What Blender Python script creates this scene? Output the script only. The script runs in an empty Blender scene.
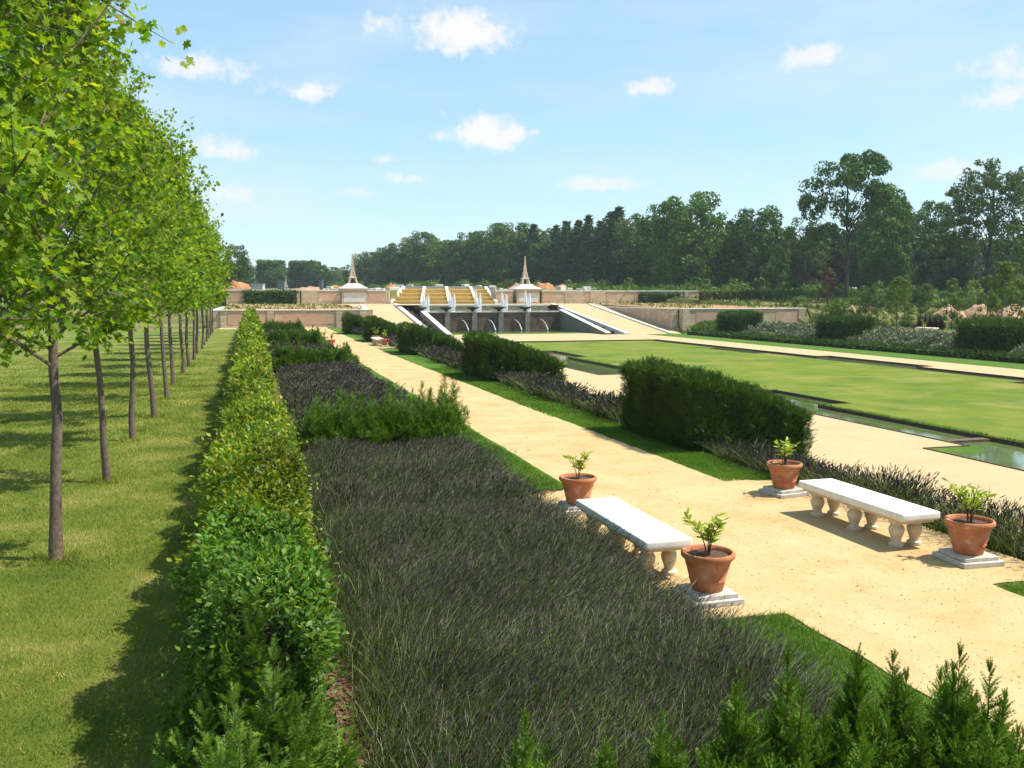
import bpy, bmesh, math, random
import numpy as np
from mathutils import Vector, Matrix

random.seed(7)
RNG = np.random.default_rng(7)
PI = math.pi
C = bpy.context.scene.collection
scene = bpy.context.scene

# ------------------------------------------------------------------ camera
CAMH = 3.4
HAZE = .0002
FPX = 900.0
PITCH = math.atan(87.0 / FPX)
YAW = math.atan((512 - 250) * math.cos(PITCH) / FPX)
cam_d = bpy.data.cameras.new('camera')
cam = bpy.data.objects.new('camera', cam_d)
C.objects.link(cam)
cam.location = (0, 0, CAMH)
cam.rotation_euler = (PI / 2 - PITCH, 0, -YAW)
cam_d.lens = FPX / 1024 * 36
cam_d.sensor_width = 36
cam_d.clip_start = 0.05
cam_d.clip_end = 8000
scene.camera = cam


def bearing(px):
    """unit ground direction seen at column px of the horizon"""
    u = (px - 512) / FPX
    fw = 1 / math.cos(PITCH)
    return (u * math.cos(YAW) + fw * math.sin(YAW), -u * math.sin(YAW) + fw * math.cos(YAW), fw)


def far(px, depth):
    dx, dy, fw = bearing(px)
    return dx * depth / fw, dy * depth / fw


def x_at(px, Y):
    dx, dy, fw = bearing(px)
    return Y * dx / dy


# ------------------------------------------------------------------ sun and sky
SUNV = Vector((0.56, -0.17, 1.0)).normalized()
SUN_EL = math.asin(SUNV.z)
SUN_AZ = math.atan2(SUNV.x, SUNV.y)
sd = bpy.data.lights.new('sun', 'SUN')
sd.energy = 5.0
sd.angle = math.radians(0.53)
sd.color = (1.0, 0.95, 0.86)
so = bpy.data.objects.new('sun', sd)
C.objects.link(so)
so.rotation_euler = SUNV.to_track_quat('Z', 'Y').to_euler()
so.location = (30, -10, 60)

scene.view_settings.view_transform = 'Standard'
scene.view_settings.look = 'None'
scene.view_settings.exposure = 0.72
scene.view_settings.gamma = 1.0
scene.view_settings.use_curve_mapping = False
scene.cycles.max_bounces = 6
scene.cycles.diffuse_bounces = 3
scene.cycles.glossy_bounces = 3
scene.cycles.transmission_bounces = 4
scene.cycles.transparent_max_bounces = 8
scene.cycles.use_denoising = True


# ------------------------------------------------------------------ node helpers
class NT:
    def __init__(self, tree):
        self.t = tree
        tree.nodes.clear()

    def n(self, kind, **kw):
        nd = self.t.nodes.new(kind)
        for k, v in kw.items():
            setattr(nd, k, v)
        return nd

    def l(self, a, b):
        self.t.links.new(a, b)

    def math(self, op, a, b=None, c=None, clamp=False):
        nd = self.n('ShaderNodeMath', operation=op)
        nd.use_clamp = clamp
        for i, v in enumerate((a, b, c)):
            if v is None:
                continue
            if isinstance(v, (int, float)):
                nd.inputs[i].default_value = v
            else:
                self.l(v, nd.inputs[i])
        return nd.outputs[0]

    def dot(self, v, vec):
        nd = self.n('ShaderNodeVectorMath', operation='DOT_PRODUCT')
        self.l(v, nd.inputs[0])
        nd.inputs[1].default_value = vec
        return nd.outputs['Value']

    def mix(self, f, a, b, mode='MIX'):
        nd = self.n('ShaderNodeMix', data_type='RGBA', blend_type=mode)
        for s, v in ((0, f), (6, a), (7, b)):
            if isinstance(v, (int, float)):
                nd.inputs[s].default_value = v
            elif isinstance(v, (tuple, list)):
                nd.inputs[s].default_value = (*v[:3], 1)
            else:
                self.l(v, nd.inputs[s])
        return nd.outputs[2]

    def noise(self, scale, detail=4, rough=0.6, vec=None, dist=0.0):
        nd = self.n('ShaderNodeTexNoise')
        nd.inputs['Scale'].default_value = scale
        nd.inputs['Detail'].default_value = detail
        nd.inputs['Roughness'].default_value = rough
        nd.inputs['Distortion'].default_value = dist
        if vec is not None:
            self.l(vec, nd.inputs['Vector'])
        return nd.outputs['Fac']

    def ramp(self, f, stops):
        nd = self.n('ShaderNodeValToRGB')
        el = nd.color_ramp.elements
        while len(el) < len(stops):
            el.new(0.5)
        for e, (p, c) in zip(el, stops):
            e.position = p
            e.color = (*c, 1) if len(c) == 3 else c
        self.l(f, nd.inputs[0])
        return nd.outputs['Color']

    def step(self, f, lo, hi):
        nd = self.n('ShaderNodeMapRange', interpolation_type='SMOOTHSTEP')
        nd.inputs[1].default_value = lo
        nd.inputs[2].default_value = hi
        nd.inputs[3].default_value = 0
        nd.inputs[4].default_value = 1
        self.l(f, nd.inputs[0])
        return nd.outputs[0]


def world():
    w = bpy.data.worlds.new('World')
    scene.world = w
    w.use_nodes = True
    k = NT(w.node_tree)
    out = k.n('ShaderNodeOutputWorld')
    bg = k.n('ShaderNodeBackground')
    sky = k.n('ShaderNodeTexSky', sky_type='NISHITA')
    sky.sun_disc = False
    sky.sun_elevation = SUN_EL
    sky.sun_rotation = SUN_AZ
    sky.altitude = 100
    sky.air_density = 1.0
    sky.dust_density = 0.6
    sky.ozone_density = 1.4
    tc = k.n('ShaderNodeTexCoord')
    d = tc.outputs['Generated']
    # fair-weather cumulus: each is a patch of sky broken up by noise
    cl = [(456, 33, 66, 24, 1.0), (205, 68, 50, 15, .85), (302, 92, 36, 15, .95), (808, 56, 30, 13, .8), (652, 88, 21, 11, .9),
          (478, 134, 58, 17, 1.0), (414, 179, 26, 8, .75), (388, 160, 14, 6, .7), (590, 185, 36, 9, .7), (226, 152, 36, 15, .9),
          (228, 195, 26, 12, .75), (1005, 97, 30, 12, .8), (352, 192, 26, 7, .5), (950, 172, 26, 8, .6), (535, 132, 7, 5, .7),
          (1090, 60, 70, 20, .9), (-60, 70, 60, 20, .9), (1250, 130, 80, 18, .8), (-240, 110, 80, 18, .8)]
    n1 = k.noise(17, 6, 0.6, d)
    n2 = k.noise(60, 4, 0.62, d)
    nn = k.math('ADD', k.math('MULTIPLY', k.math('SUBTRACT', n1, .5), 3.0), k.math('MULTIPLY', k.math('SUBTRACT', n2, .5), 2.2))
    total = None
    cp, sp, cy, sy = math.cos(PITCH), math.sin(PITCH), math.cos(YAW), math.sin(YAW)
    for (x, y, rx, ry, a) in cl:
        u, v = (x - 512) / FPX, (384 - y) / FPX
        fw, up = cp + v * sp, -sp + v * cp
        c = Vector((u * cy + fw * sy, -u * sy + fw * cy, up)).normalized()
        r = Vector((0, 0, 1)).cross(c).normalized() * -1
        t = c.cross(r).normalized()
        if t.z < 0:
            t = -t
        ca = k.math('DIVIDE', k.dot(d, r), rx / FPX)
        cb = k.dot(d, t)
        cb = k.math('SUBTRACT', cb, c.dot(t))
        cb = k.math('DIVIDE', cb, ry / FPX)
        # flatter base than top
        cb = k.math('MAXIMUM', k.math('MULTIPLY', cb, -1.5), cb)
        rr = k.math('SQRT', k.math('ADD', k.math('MULTIPLY', ca, ca), k.math('MULTIPLY', cb, cb)))
        front = k.math('GREATER_THAN', k.dot(d, c), 0.5)
        m = k.step(k.math('SUBTRACT', nn, rr), -1.2, -0.15)
        m = k.math('MULTIPLY', k.math('MULTIPLY', m, a), front)
        total = m if total is None else k.math('MAXIMUM', total, m)
    # thin high veil, thicker towards the sun's side
    mp = k.n('ShaderNodeMapping')
    mp.inputs['Scale'].default_value = (1.5, 1.5, 7)
    k.l(d, mp.inputs['Vector'])
    veil = k.step(k.noise(2.2, 5, .55, mp.outputs[0]), .42, .8)
    veil = k.math('MULTIPLY', veil, .42)
    col = k.mix(.48, sky.outputs[0], (2.2, 3.7, 4.6))
    col = k.mix(veil, col, (4.1, 4.4, 4.6))
    col = k.mix(total, col, (4.6, 4.6, 4.6))
    k.l(col, bg.inputs['Color'])
    bg.inputs['Strength'].default_value = 0.13
    k.l(bg.outputs[0], out.inputs[0])


world()

# ------------------------------------------------------------------ materials
M = {}


def surf(name, stops, scale=3.0, rough=0.85, bump=0.3, bscale=40.0, detail=6, spec=0.25, fine=None, coord='pos', bdist=0.02, dents=None, stain=None, joints=None):
    m = bpy.data.materials.new(name)
    m.use_nodes = True
    k = NT(m.node_tree)
    out = k.n('ShaderNodeOutputMaterial')
    p = k.n('ShaderNodeBsdfPrincipled')
    if coord == 'pos':
        v = k.n('ShaderNodeNewGeometry').outputs['Position']
    else:
        v = k.n('ShaderNodeTexCoord').outputs['Object']
    f = k.noise(scale, detail, .62, v)
    col = k.ramp(f, stops)
    if fine:
        f2 = k.noise(fine[0], 3, .7, v)
        col = k.mix(1.0, col, k.ramp(f2, [(.3, (fine[1],) * 3), (.7, (fine[2],) * 3)]), 'MULTIPLY')
    if joints:
        tc = k.n('ShaderNodeTexCoord')
        sx = k.n('ShaderNodeSeparateXYZ')
        k.l(tc.outputs['Object'], sx.inputs[0])
        cb = k.n('ShaderNodeCombineXYZ')
        k.l(k.math('ADD', sx.outputs[0], sx.outputs[1]), cb.inputs[0])
        k.l(sx.outputs[2], cb.inputs[1])
        bt = k.n('ShaderNodeTexBrick')
        bt.inputs['Scale'].default_value = 1.0
        bt.inputs['Brick Width'].default_value = joints[0]
        bt.inputs['Row Height'].default_value = joints[1]
        bt.inputs['Mortar Size'].default_value = joints[2]
        bt.inputs['Color1'].default_value = (1, 1, 1, 1)
        bt.inputs['Color2'].default_value = (.84, .82, .79, 1)
        bt.inputs['Mortar'].default_value = (.62, .58, .52, 1)
        k.l(cb.outputs[0], bt.inputs['Vector'])
        col = k.mix(1.0, col, bt.outputs['Color'], 'MULTIPLY')
    if stain:
        f3 = k.step(k.noise(stain[0], 5, .68, v, .6), stain[1], stain[2])
        col = k.mix(k.math('MULTIPLY', f3, stain[4]), col, stain[3])
    k.l(col, p.inputs['Base Color'])
    p.inputs['Roughness'].default_value = rough
    p.inputs['Specular IOR Level'].default_value = spec
    if bump:
        b = k.n('ShaderNodeBump')
        b.inputs['Strength'].default_value = bump
        b.inputs['Distance'].default_value = bdist
        k.l(k.noise(bscale, 5, .7, v), b.inputs['Height'])
        if dents:
            b2 = k.n('ShaderNodeBump')
            b2.inputs['Strength'].default_value = dents[1]
            b2.inputs['Distance'].default_value = dents[2]
            k.l(k.noise(dents[0], 3, .6, v, .4), b2.inputs['Height'])
            k.l(b2.outputs[0], b.inputs['Normal'])
        k.l(b.outputs[0], p.inputs['Normal'])
    k.l(p.outputs[0], out.inputs[0])
    M[name] = m
    return m


def leaf(name, cols, trans=0.35, tcol=None, patch=(1.3, .75, 1.25), rough=.55, spec=.3, vary=None):
    m = bpy.data.materials.new(name)
    m.use_nodes = True
    k = NT(m.node_tree)
    out = k.n('ShaderNodeOutputMaterial')
    g = k.n('ShaderNodeNewGeometry')
    n = len(cols)
    col = k.ramp(g.outputs['Random Per Island'], [(i / max(1, n - 1), c) for i, c in enumerate(cols)])
    f = k.noise(patch[0], 3, .6, g.outputs['Position'])
    col = k.mix(1.0, col, k.ramp(f, [(.32, (patch[1],) * 3), (.68, (patch[2],) * 3)]), 'MULTIPLY')
    if vary:
        oi = k.n('ShaderNodeObjectInfo')
        col = k.mix(1.0, col, k.ramp(oi.outputs['Random'], [(0, vary[0]), (.5, (1, 1, 1)), (1, vary[1])]), 'MULTIPLY')
    p = k.n('ShaderNodeBsdfPrincipled')
    k.l(col, p.inputs['Base Color'])
    p.inputs['Roughness'].default_value = rough
    p.inputs['Specular IOR Level'].default_value = spec * .55
    if trans > 0:
        t = k.n('ShaderNodeBsdfTranslucent')
        tc = k.mix(1.0, col, tcol or (1.5, 1.45, .7), 'MULTIPLY')
        k.l(tc, t.inputs['Color'])
        mx = k.n('ShaderNodeMixShader')
        mx.inputs[0].default_value = trans
        k.l(p.outputs[0], mx.inputs[1])
        k.l(t.outputs[0], mx.inputs[2])
        k.l(mx.outputs[0], out.inputs[0])
    else:
        k.l(p.outputs[0], out.inputs[0])
    M[name] = m
    return m


# grounds
surf('gravel', [(.28, (.41, .26, .11)), (.45, (.465, .325, .155)), (.7, (.51, .375, .195))], .9, .95, .35, 160, 6, .1, (75, .78, 1.10), bdist=.008, dents=(7, .35, .05), stain=(1.7, .56, .72, (.40, .20, .075), .45))
surf('gravel_far', [(.3, (.41, .295, .16)), (.7, (.47, .355, .205))], .5, .95, .3, 30, 6, .1, (25, .86, 1.10), dents=(3, .3, .06), stain=(.5, .56, .74, (.37, .22, .10), .35))
surf('soil', [(.3, (.13, .075, .04)), (.55, (.26, .16, .09)), (.75, (.36, .235, .13))], 5, .95, .9, 30, 8, .1, (60, .6, 1.2), bdist=.05)
surf('bark_mulch', [(.3, (.05, .03, .02)), (.7, (.13, .08, .05))], 8, .95, .9, 40, 6, .1, bdist=.05)
surf('lawn_mown', [(.30, (.075, .135, .014)), (.48, (.13, .172, .022)), (.58, (.20, .20, .045)), (.75, (.34, .26, .11))], .6, .9, .8, 70, 8, .12, (40, .55, 1.25), bdist=.04, dents=(4, .4, .06))
surf('lawn_fine', [(.33, (.075, .13, .010)), (.5, (.12, .165, .014)), (.66, (.175, .19, .032))], .32, .9, .6, 60, 10, .12, (14, .68, 1.22), bdist=.03, stain=(.22, .5, .68, (.24, .21, .06), .55))
surf('turf', [(.3, (.05, .125, .012)), (.58, (.085, .165, .018)), (.8, (.18, .185, .045))], 1.6, .9, .8, 60, 8, .12, (45, .6, 1.2), bdist=.04)
surf('wild_ground', [(.3, (.05, .085, .015)), (.5, (.12, .125, .035)), (.66, (.22, .18, .07)), (.8, (.34, .24, .13))], .12, .95, .6, 3, 8, .1, (1.8, .7, 1.2), bdist=.2)
surf('raw_earth', [(.3, (.38, .17, .07)), (.55, (.47, .235, .11)), (.75, (.50, .31, .18))], .5, .95, .8, 4, 6, .1, (6, .7, 1.15), bdist=.2)
surf('pale_earth', [(.3, (.32, .20, .11)), (.7, (.47, .32, .20))], .8, .95, .8, 4, 6, .1, (6, .7, 1.15), bdist=.2)
surf('bed_earth', [(.3, (.16, .14, .04)), (.5, (.36, .22, .11)), (.75, (.45, .29, .16))], 1.2, .95, .8, 10, 6, .1, (12, .7, 1.2), bdist=.1)
surf('hill_wood', [(.3, (.02, .045, .02)), (.7, (.05, .085, .03))], .06, .95, .8, .4, 6, .1, bdist=2)
# built
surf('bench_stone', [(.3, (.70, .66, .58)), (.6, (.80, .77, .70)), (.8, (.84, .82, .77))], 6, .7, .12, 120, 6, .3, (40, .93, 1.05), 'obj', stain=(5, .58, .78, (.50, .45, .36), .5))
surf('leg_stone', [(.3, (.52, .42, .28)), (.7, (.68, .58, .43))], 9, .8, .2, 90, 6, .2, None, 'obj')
surf('plinth_stone', [(.3, (.34, .30, .24)), (.5, (.48, .44, .37)), (.72, (.58, .54, .47))], 8, .85, .25, 90, 6, .2, (50, .88, 1.06))
surf('terracotta', [(.25, (.32, .10, .042)), (.45, (.42, .15, .065)), (.6, (.47, .20, .10)), (.74, (.56, .36, .25))], 6, .8, .15, 90, 6, .25, (30, .9, 1.08))
surf('pot_soil', [(.3, (.05, .03, .02)), (.7, (.14, .09, .06))], 30, .95, .8, 60, 4, .1)
surf('pale_stone', [(.25, (.40, .315, .205)), (.55, (.53, .43, .295)), (.8, (.62, .52, .37))], .9, .85, .2, 20, 6, .2, (8, .85, 1.08), joints=(.75, .36, .022), stain=(.7, .55, .75, (.22, .17, .12), .45))
surf('coping_stone', [(.3, (.52, .48, .42)), (.7, (.64, .60, .53))], 1.5, .8, .2, 20, 6, .2, (8, .9, 1.06))
surf('white_kerb', [(.3, (.55, .51, .44)), (.7, (.68, .64, .57))], 2, .7, .1, 20, 4, .3)
surf('wet_stone', [(.3, (.065, .036, .022)), (.5, (.12, .072, .043)), (.75, (.19, .13, .085))], 1.4, .6, .3, 20, 6, .4, (6, .7, 1.2), joints=(.7, .34, .025), stain=(.6, .52, .7, (.03, .04, .015), .6))
surf('wet_pier', [(.3, (.10, .105, .085)), (.7, (.20, .19, .15))], 1.4, .6, .3, 20, 6, .4)
surf('gilt_step', [(.3, (.56, .39, .12)), (.7, (.66, .50, .20))], 1.2, .7, .1, 20, 4, .2, (4, .85, 1.1))
surf('edging_steel', [(.3, (.05, .035, .025)), (.7, (.11, .065, .04))], 5, .7, .2, 30, 4, .3)
surf('dark_bowl', [(.3, (.02, .02, .018)), (.7, (.05, .045, .04))], 5, .6, .2, 30, 4, .3)
surf('grey_metal', [(.3, (.16, .18, .19)), (.7, (.24, .26, .27))], 2, .6, .1, 30, 4, .4)
surf('concrete', [(.3, (.42, .40, .37)), (.7, (.55, .53, .49))], 2, .85, .2, 30, 4, .2)
surf('stake_wood', [(.3, (.16, .11, .06)), (.7, (.27, .2, .12))], 9, .85, .2, 60, 4, .2)
# barks, and dark cores for inner shade
surf('bark_young', [(.25, (.085, .06, .045)), (.5, (.15, .11, .08)), (.75, (.24, .185, .14))], 14, .9, .7, 45, 6, .15, None, 'obj')
surf('bark_old', [(.3, (.035, .03, .025)), (.7, (.10, .085, .07))], 2.5, .9, .7, 12, 6, .15, None, 'obj')
surf('twig_bark', [(.3, (.06, .04, .025)), (.7, (.12, .08, .05))], 14, .9, .4, 45, 4, .15, None, 'obj')
surf('yew_shade_core', [(.3, (.010, .020, .008)), (.7, (.022, .040, .014))], 6, .95, .8, 25, 5, .1, bdist=.05)  # near-black core colour standing in for shade deep inside clipped foliage
surf('hedge_shade_core', [(.3, (.03, .035, .014)), (.7, (.05, .06, .02))], 6, .95, .8, 25, 5, .1, bdist=.05)  # dark core colour painted as the shade inside the hornbeam hedge
# foliage
leaf('maple_leaf', [(.060, .145, .010), (.12, .225, .014), (.19, .285, .018), (.28, .33, .026)], .5, (1.55, 1.5, .45), (.95, .62, 1.3))
leaf('maple_red', [(.24, .06, .02), (.20, .10, .02)], .35)
leaf('hornbeam_leaf', [(.052, .120, .010), (.10, .185, .014), (.19, .25, .018), (.36, .35, .032)], .4, (1.4, 1.35, .5), (.9, .5, 1.55), .45, .4)
leaf('yew_needle', [(.045, .105, .007), (.075, .155, .010), (.13, .215, .016)], .22, (1.3, 1.4, .5), (1.8, .75, 1.25), .5, .3)
leaf('yew_clip', [(.026, .060, .007), (.045, .092, .010), (.085, .140, .015)], .2, (1.3, 1.4, .5), (1.3, .75, 1.25), .5, .3)
leaf('juniper', [(.070, .145, .018), (.105, .19, .024), (.16, .24, .032)], .22, (1.3, 1.4, .5), (3, .8, 1.25))
leaf('lav_stem', [(.032, .058, .011), (.054, .094, .017), (.092, .138, .030), (.38, .38, .21)], .25, (1.3, 1.3, .7), (.9, .72, 1.2), .6, .2)
leaf('lav_head', [(.036, .030, .026), (.056, .046, .042), (.084, .069, .064), (.165, .14, .13)], .12, (1.1, 1, 1.1), (.9, .8, 1.2), .7, .15)
leaf('lav_leaf', [(.044, .075, .015), (.072, .115, .022), (.105, .155, .035)], .25, (1.3, 1.3, .7), (.9, .7, 1.25), .6, .2)
leaf('santolina', [(.12, .15, .08), (.18, .215, .12), (.26, .29, .17)], .15, (1.1, 1.1, .9), (.8, .6, 1.2), .7, .1)
leaf('grass_blade', [(.09, .18, .014), (.15, .23, .020), (.24, .27, .038), (.40, .33, .11)], .3, (1.3, 1.3, .6), (.6, .62, 1.3), .6, .2)
leaf('verge_blade', [(.05, .15, .010), (.08, .20, .014), (.12, .23, .02), (.22, .26, .05)], .3, (1.3, 1.3, .6), (.9, .7, 1.25), .6, .2)
leaf('hornbeam_green', [(.035, .10, .012), (.060, .145, .016), (.10, .195, .022), (.17, .24, .03)], .38, (1.4, 1.35, .5), (1.1, .6, 1.35), .45, .4)
leaf('citrus_leaf', [(.22, .33, .03), (.31, .40, .04), (.40, .44, .06)], .35, (1.4, 1.35, .5), (3, .85, 1.15), .45, .4)
leaf('oak_leaf', [(.034, .085, .014), (.056, .12, .019), (.092, .16, .027)], .2, (1.3, 1.4, .6), (.08, .75, 1.25), .6, .2, ((.80, .86, .90), (1.5, 1.38, 1.0)))
leaf('ash_leaf', [(.06, .11, .022), (.085, .14, .028), (.12, .17, .035)], .25, (1.3, 1.4, .6), (.1, .8, 1.25), .6, .2, ((.80, .86, .90), (1.5, 1.38, 1.0)))
leaf('pine_leaf', [(.026, .062, .020), (.042, .09, .025), (.065, .12, .03)], .12, (1.2, 1.3, .7), (.06, .75, 1.25), .6, .2, ((.80, .86, .90), (1.5, 1.38, 1.0)))
leaf('bush_leaf', [(.055, .11, .022), (.085, .15, .028), (.13, .19, .036)], .25, (1.3, 1.4, .6), (.1, .7, 1.3), .6, .2, ((.80, .86, .90), (1.5, 1.38, 1.0)))
leaf('sapling_leaf', [(.06, .115, .02), (.09, .145, .026), (.14, .18, .032)], .3, (1.4, 1.4, .6), (.3, .8, 1.2), .6, .2)
leaf('copper_leaf', [(.07, .045, .028), (.09, .06, .03), (.07, .075, .028)], .2, (1.3, 1.1, .8), (.3, .8, 1.2), .6, .2)
leaf('cover_leaf', [(.05, .11, .02), (.08, .14, .025), (.15, .17, .04), (.24, .21, .06)], .2, (1.3, 1.3, .6), (.5, .7, 1.3), .6, .2)
leaf('cone_leaf', [(.02, .018, .014), (.035, .026, .02), (.05, .03, .024)], .1, (1.2, 1.2, .8), (.5, .8, 1.2), .6, .2)

m = bpy.data.materials.new('brick')
m.use_nodes = True
k = NT(m.node_tree)
o_ = k.n('ShaderNodeOutputMaterial')
p_ = k.n('ShaderNodeBsdfPrincipled')
tc_ = k.n('ShaderNodeTexCoord')
sx_ = k.n('ShaderNodeSeparateXYZ')
k.l(tc_.outputs['Object'], sx_.inputs[0])
cb_ = k.n('ShaderNodeCombineXYZ')
k.l(k.math('ADD', sx_.outputs[0], sx_.outputs[1]), cb_.inputs[0])
k.l(sx_.outputs[2], cb_.inputs[1])
bt_ = k.n('ShaderNodeTexBrick')
bt_.inputs['Scale'].default_value = 1.0
bt_.inputs['Brick Width'].default_value = .25
bt_.inputs['Row Height'].default_value = .08
bt_.inputs['Mortar Size'].default_value = .012
bt_.inputs['Color1'].default_value = (.40, .15, .075, 1)
bt_.inputs['Color2'].default_value = (.43, .24, .145, 1)
bt_.inputs['Mortar'].default_value = (.52, .44, .33, 1)
k.l(cb_.outputs[0], bt_.inputs['Vector'])
big_ = k.noise(.55, 5, .65, tc_.outputs['Object'])
c_ = k.mix(k.step(big_, .5, .72), bt_.outputs['Color'], (.53, .43, .30))
k.l(c_, p_.inputs['Base Color'])
p_.inputs['Roughness'].default_value = .9
k.l(p_.outputs[0], o_.inputs[0])
M['brick'] = m


def water_mat(name, deep, rough, spec=.5):
    m = bpy.data.materials.new(name)
    m.use_nodes = True
    k = NT(m.node_tree)
    out = k.n('ShaderNodeOutputMaterial')
    p = k.n('ShaderNodeBsdfPrincipled')
    v = k.n('ShaderNodeNewGeometry').outputs['Position']
    col = k.ramp(k.noise(.8, 5, .6, v), [(.35, deep), (.65, tuple(c * 1.6 for c in deep))])
    k.l(col, p.inputs['Base Color'])
    p.inputs['Roughness'].default_value = rough
    p.inputs['IOR'].default_value = 1.5
    b = k.n('ShaderNodeBump')
    b.inputs['Strength'].default_value = .05
    b.inputs['Distance'].default_value = .02
    k.l(k.noise(5, 3, .6, v), b.inputs['Height'])
    k.l(b.outputs[0], p.inputs['Normal'])
    k.l(p.outputs[0], out.inputs[0])
    M[name] = m


water_mat('pond_water', (.075, .10, .035), .02)
m = bpy.data.materials.new('spray')
m.use_nodes = True
k = NT(m.node_tree)
o_ = k.n('ShaderNodeOutputMaterial')
p_ = k.n('ShaderNodeBsdfPrincipled')
p_.inputs['Base Color'].default_value = (.86, .88, .90, 1)
p_.inputs['Roughness'].default_value = .35
t_ = k.n('ShaderNodeBsdfTranslucent')
t_.inputs['Color'].default_value = (.86, .88, .9, 1)
x_ = k.n('ShaderNodeMixShader')
x_.inputs[0].default_value = .4
k.l(p_.outputs[0], x_.inputs[1])
k.l(t_.outputs[0], x_.inputs[2])
tr_ = k.n('ShaderNodeBsdfTransparent')
x2_ = k.n('ShaderNodeMixShader')
v_ = k.n('ShaderNodeTexCoord').outputs['Object']
k.l(k.step(k.noise(9, 4, .7, v_), .38, .56), x2_.inputs[0])
k.l(tr_.outputs[0], x2_.inputs[1])
k.l(x_.outputs[0], x2_.inputs[2])
k.l(x2_.outputs[0], o_.inputs[0])
M['spray'] = m


# ------------------------------------------------------------------ object helpers
def tag(o, label=None, cat=None, group=None, kind=None):
    if label:
        o['label'] = label
    if cat:
        o['category'] = cat
    if group:
        o['group'] = group
    if kind:
        o['kind'] = kind
    return o


def link(name, mesh, parent=None, loc=None):
    o = bpy.data.objects.new(name, mesh)
    C.objects.link(o)
    if parent is not None:
        o.parent = parent
    if loc is not None:
        o.location = loc
    return o


def empty(name, loc, rz=0.0):
    o = bpy.data.objects.new(name, None)
    C.objects.link(o)
    o.location = loc
    o.rotation_euler = (0, 0, rz)
    o.empty_display_size = .2
    return o


def copy_tree(o, parent=None):
    c = o.copy()
    C.objects.link(c)
    if parent is not None:
        c.parent = parent
    for ch in list(o.children):
        copy_tree(ch, c)
    return c


def np_mesh(name, parts, mats, smooth=False):
    """parts: list of (V (n,3), F (m,k) ints, material index)"""
    me = bpy.data.meshes.new(name)
    vs, loops, starts, midx = [], [], [], []
    off = lo = 0
    for V, F, mi in parts:
        if len(V) == 0 or len(F) == 0:
            continue
        kk = F.shape[1]
        vs.append(np.asarray(V, np.float32))
        loops.append((F + off).ravel())
        starts.append(lo + np.arange(len(F)) * kk)
        midx.append(np.full(len(F), mi))
        off += len(V)
        lo += F.size
    V = np.concatenate(vs)
    L = np.concatenate(loops).astype(np.int32)
    S = np.concatenate(starts).astype(np.int32)
    me.vertices.add(len(V))
    me.vertices.foreach_set('co', V.ravel())
    me.loops.add(len(L))
    me.loops.foreach_set('vertex_index', L)
    me.polygons.add(len(S))
    me.polygons.foreach_set('loop_start', S)
    for mm in mats:
        me.materials.append(M[mm])
    me.polygons.foreach_set('material_index', np.concatenate(midx).astype(np.int32))
    if smooth:
        me.polygons.foreach_set('use_smooth', np.ones(len(S), bool))
    me.update(calc_edges=True)
    return me


def unit(a):
    return a / np.maximum(np.linalg.norm(a, axis=-1, keepdims=True), 1e-9)


def frames(d, n):
    """rotation matrices whose Y axis is d and Z axis near n"""
    y = unit(d)
    x = unit(np.cross(y, n))
    z = np.cross(x, y)
    return np.stack([x, y, z], axis=-1)


def scatter(tv, tf, pos, R, s):
    s = np.asarray(s)
    if s.ndim == 1:
        s = s[:, None] * np.ones(3)
    P = np.einsum('nij,nkj->nki', R, tv[None] * s[:, None, :]) + pos[:, None, :]
    n, kv = len(pos), len(tv)
    F = (tf[None] + (np.arange(n) * kv)[:, None, None]).reshape(-1, tf.shape[1])
    return P.reshape(-1, 3), F


def rdir(n, rng=RNG):
    return unit(rng.normal(size=(n, 3)))


_perm = np.random.default_rng(3).random((256,))


def vnoise(x, y, s=0):
    """smooth value noise in 0..1"""
    x = np.asarray(x, float)
    y = np.asarray(y, float)
    xi, yi = np.floor(x).astype(int), np.floor(y).astype(int)
    fx, fy = x - xi, y - yi
    fx, fy = fx * fx * (3 - 2 * fx), fy * fy * (3 - 2 * fy)

    def h(a, b):
        return _perm[(a * 73 + b * 179 + s * 57) % 256]
    return (h(xi, yi) * (1 - fx) + h(xi + 1, yi) * fx) * (1 - fy) + (h(xi, yi + 1) * (1 - fx) + h(xi + 1, yi + 1) * fx) * fy


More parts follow.
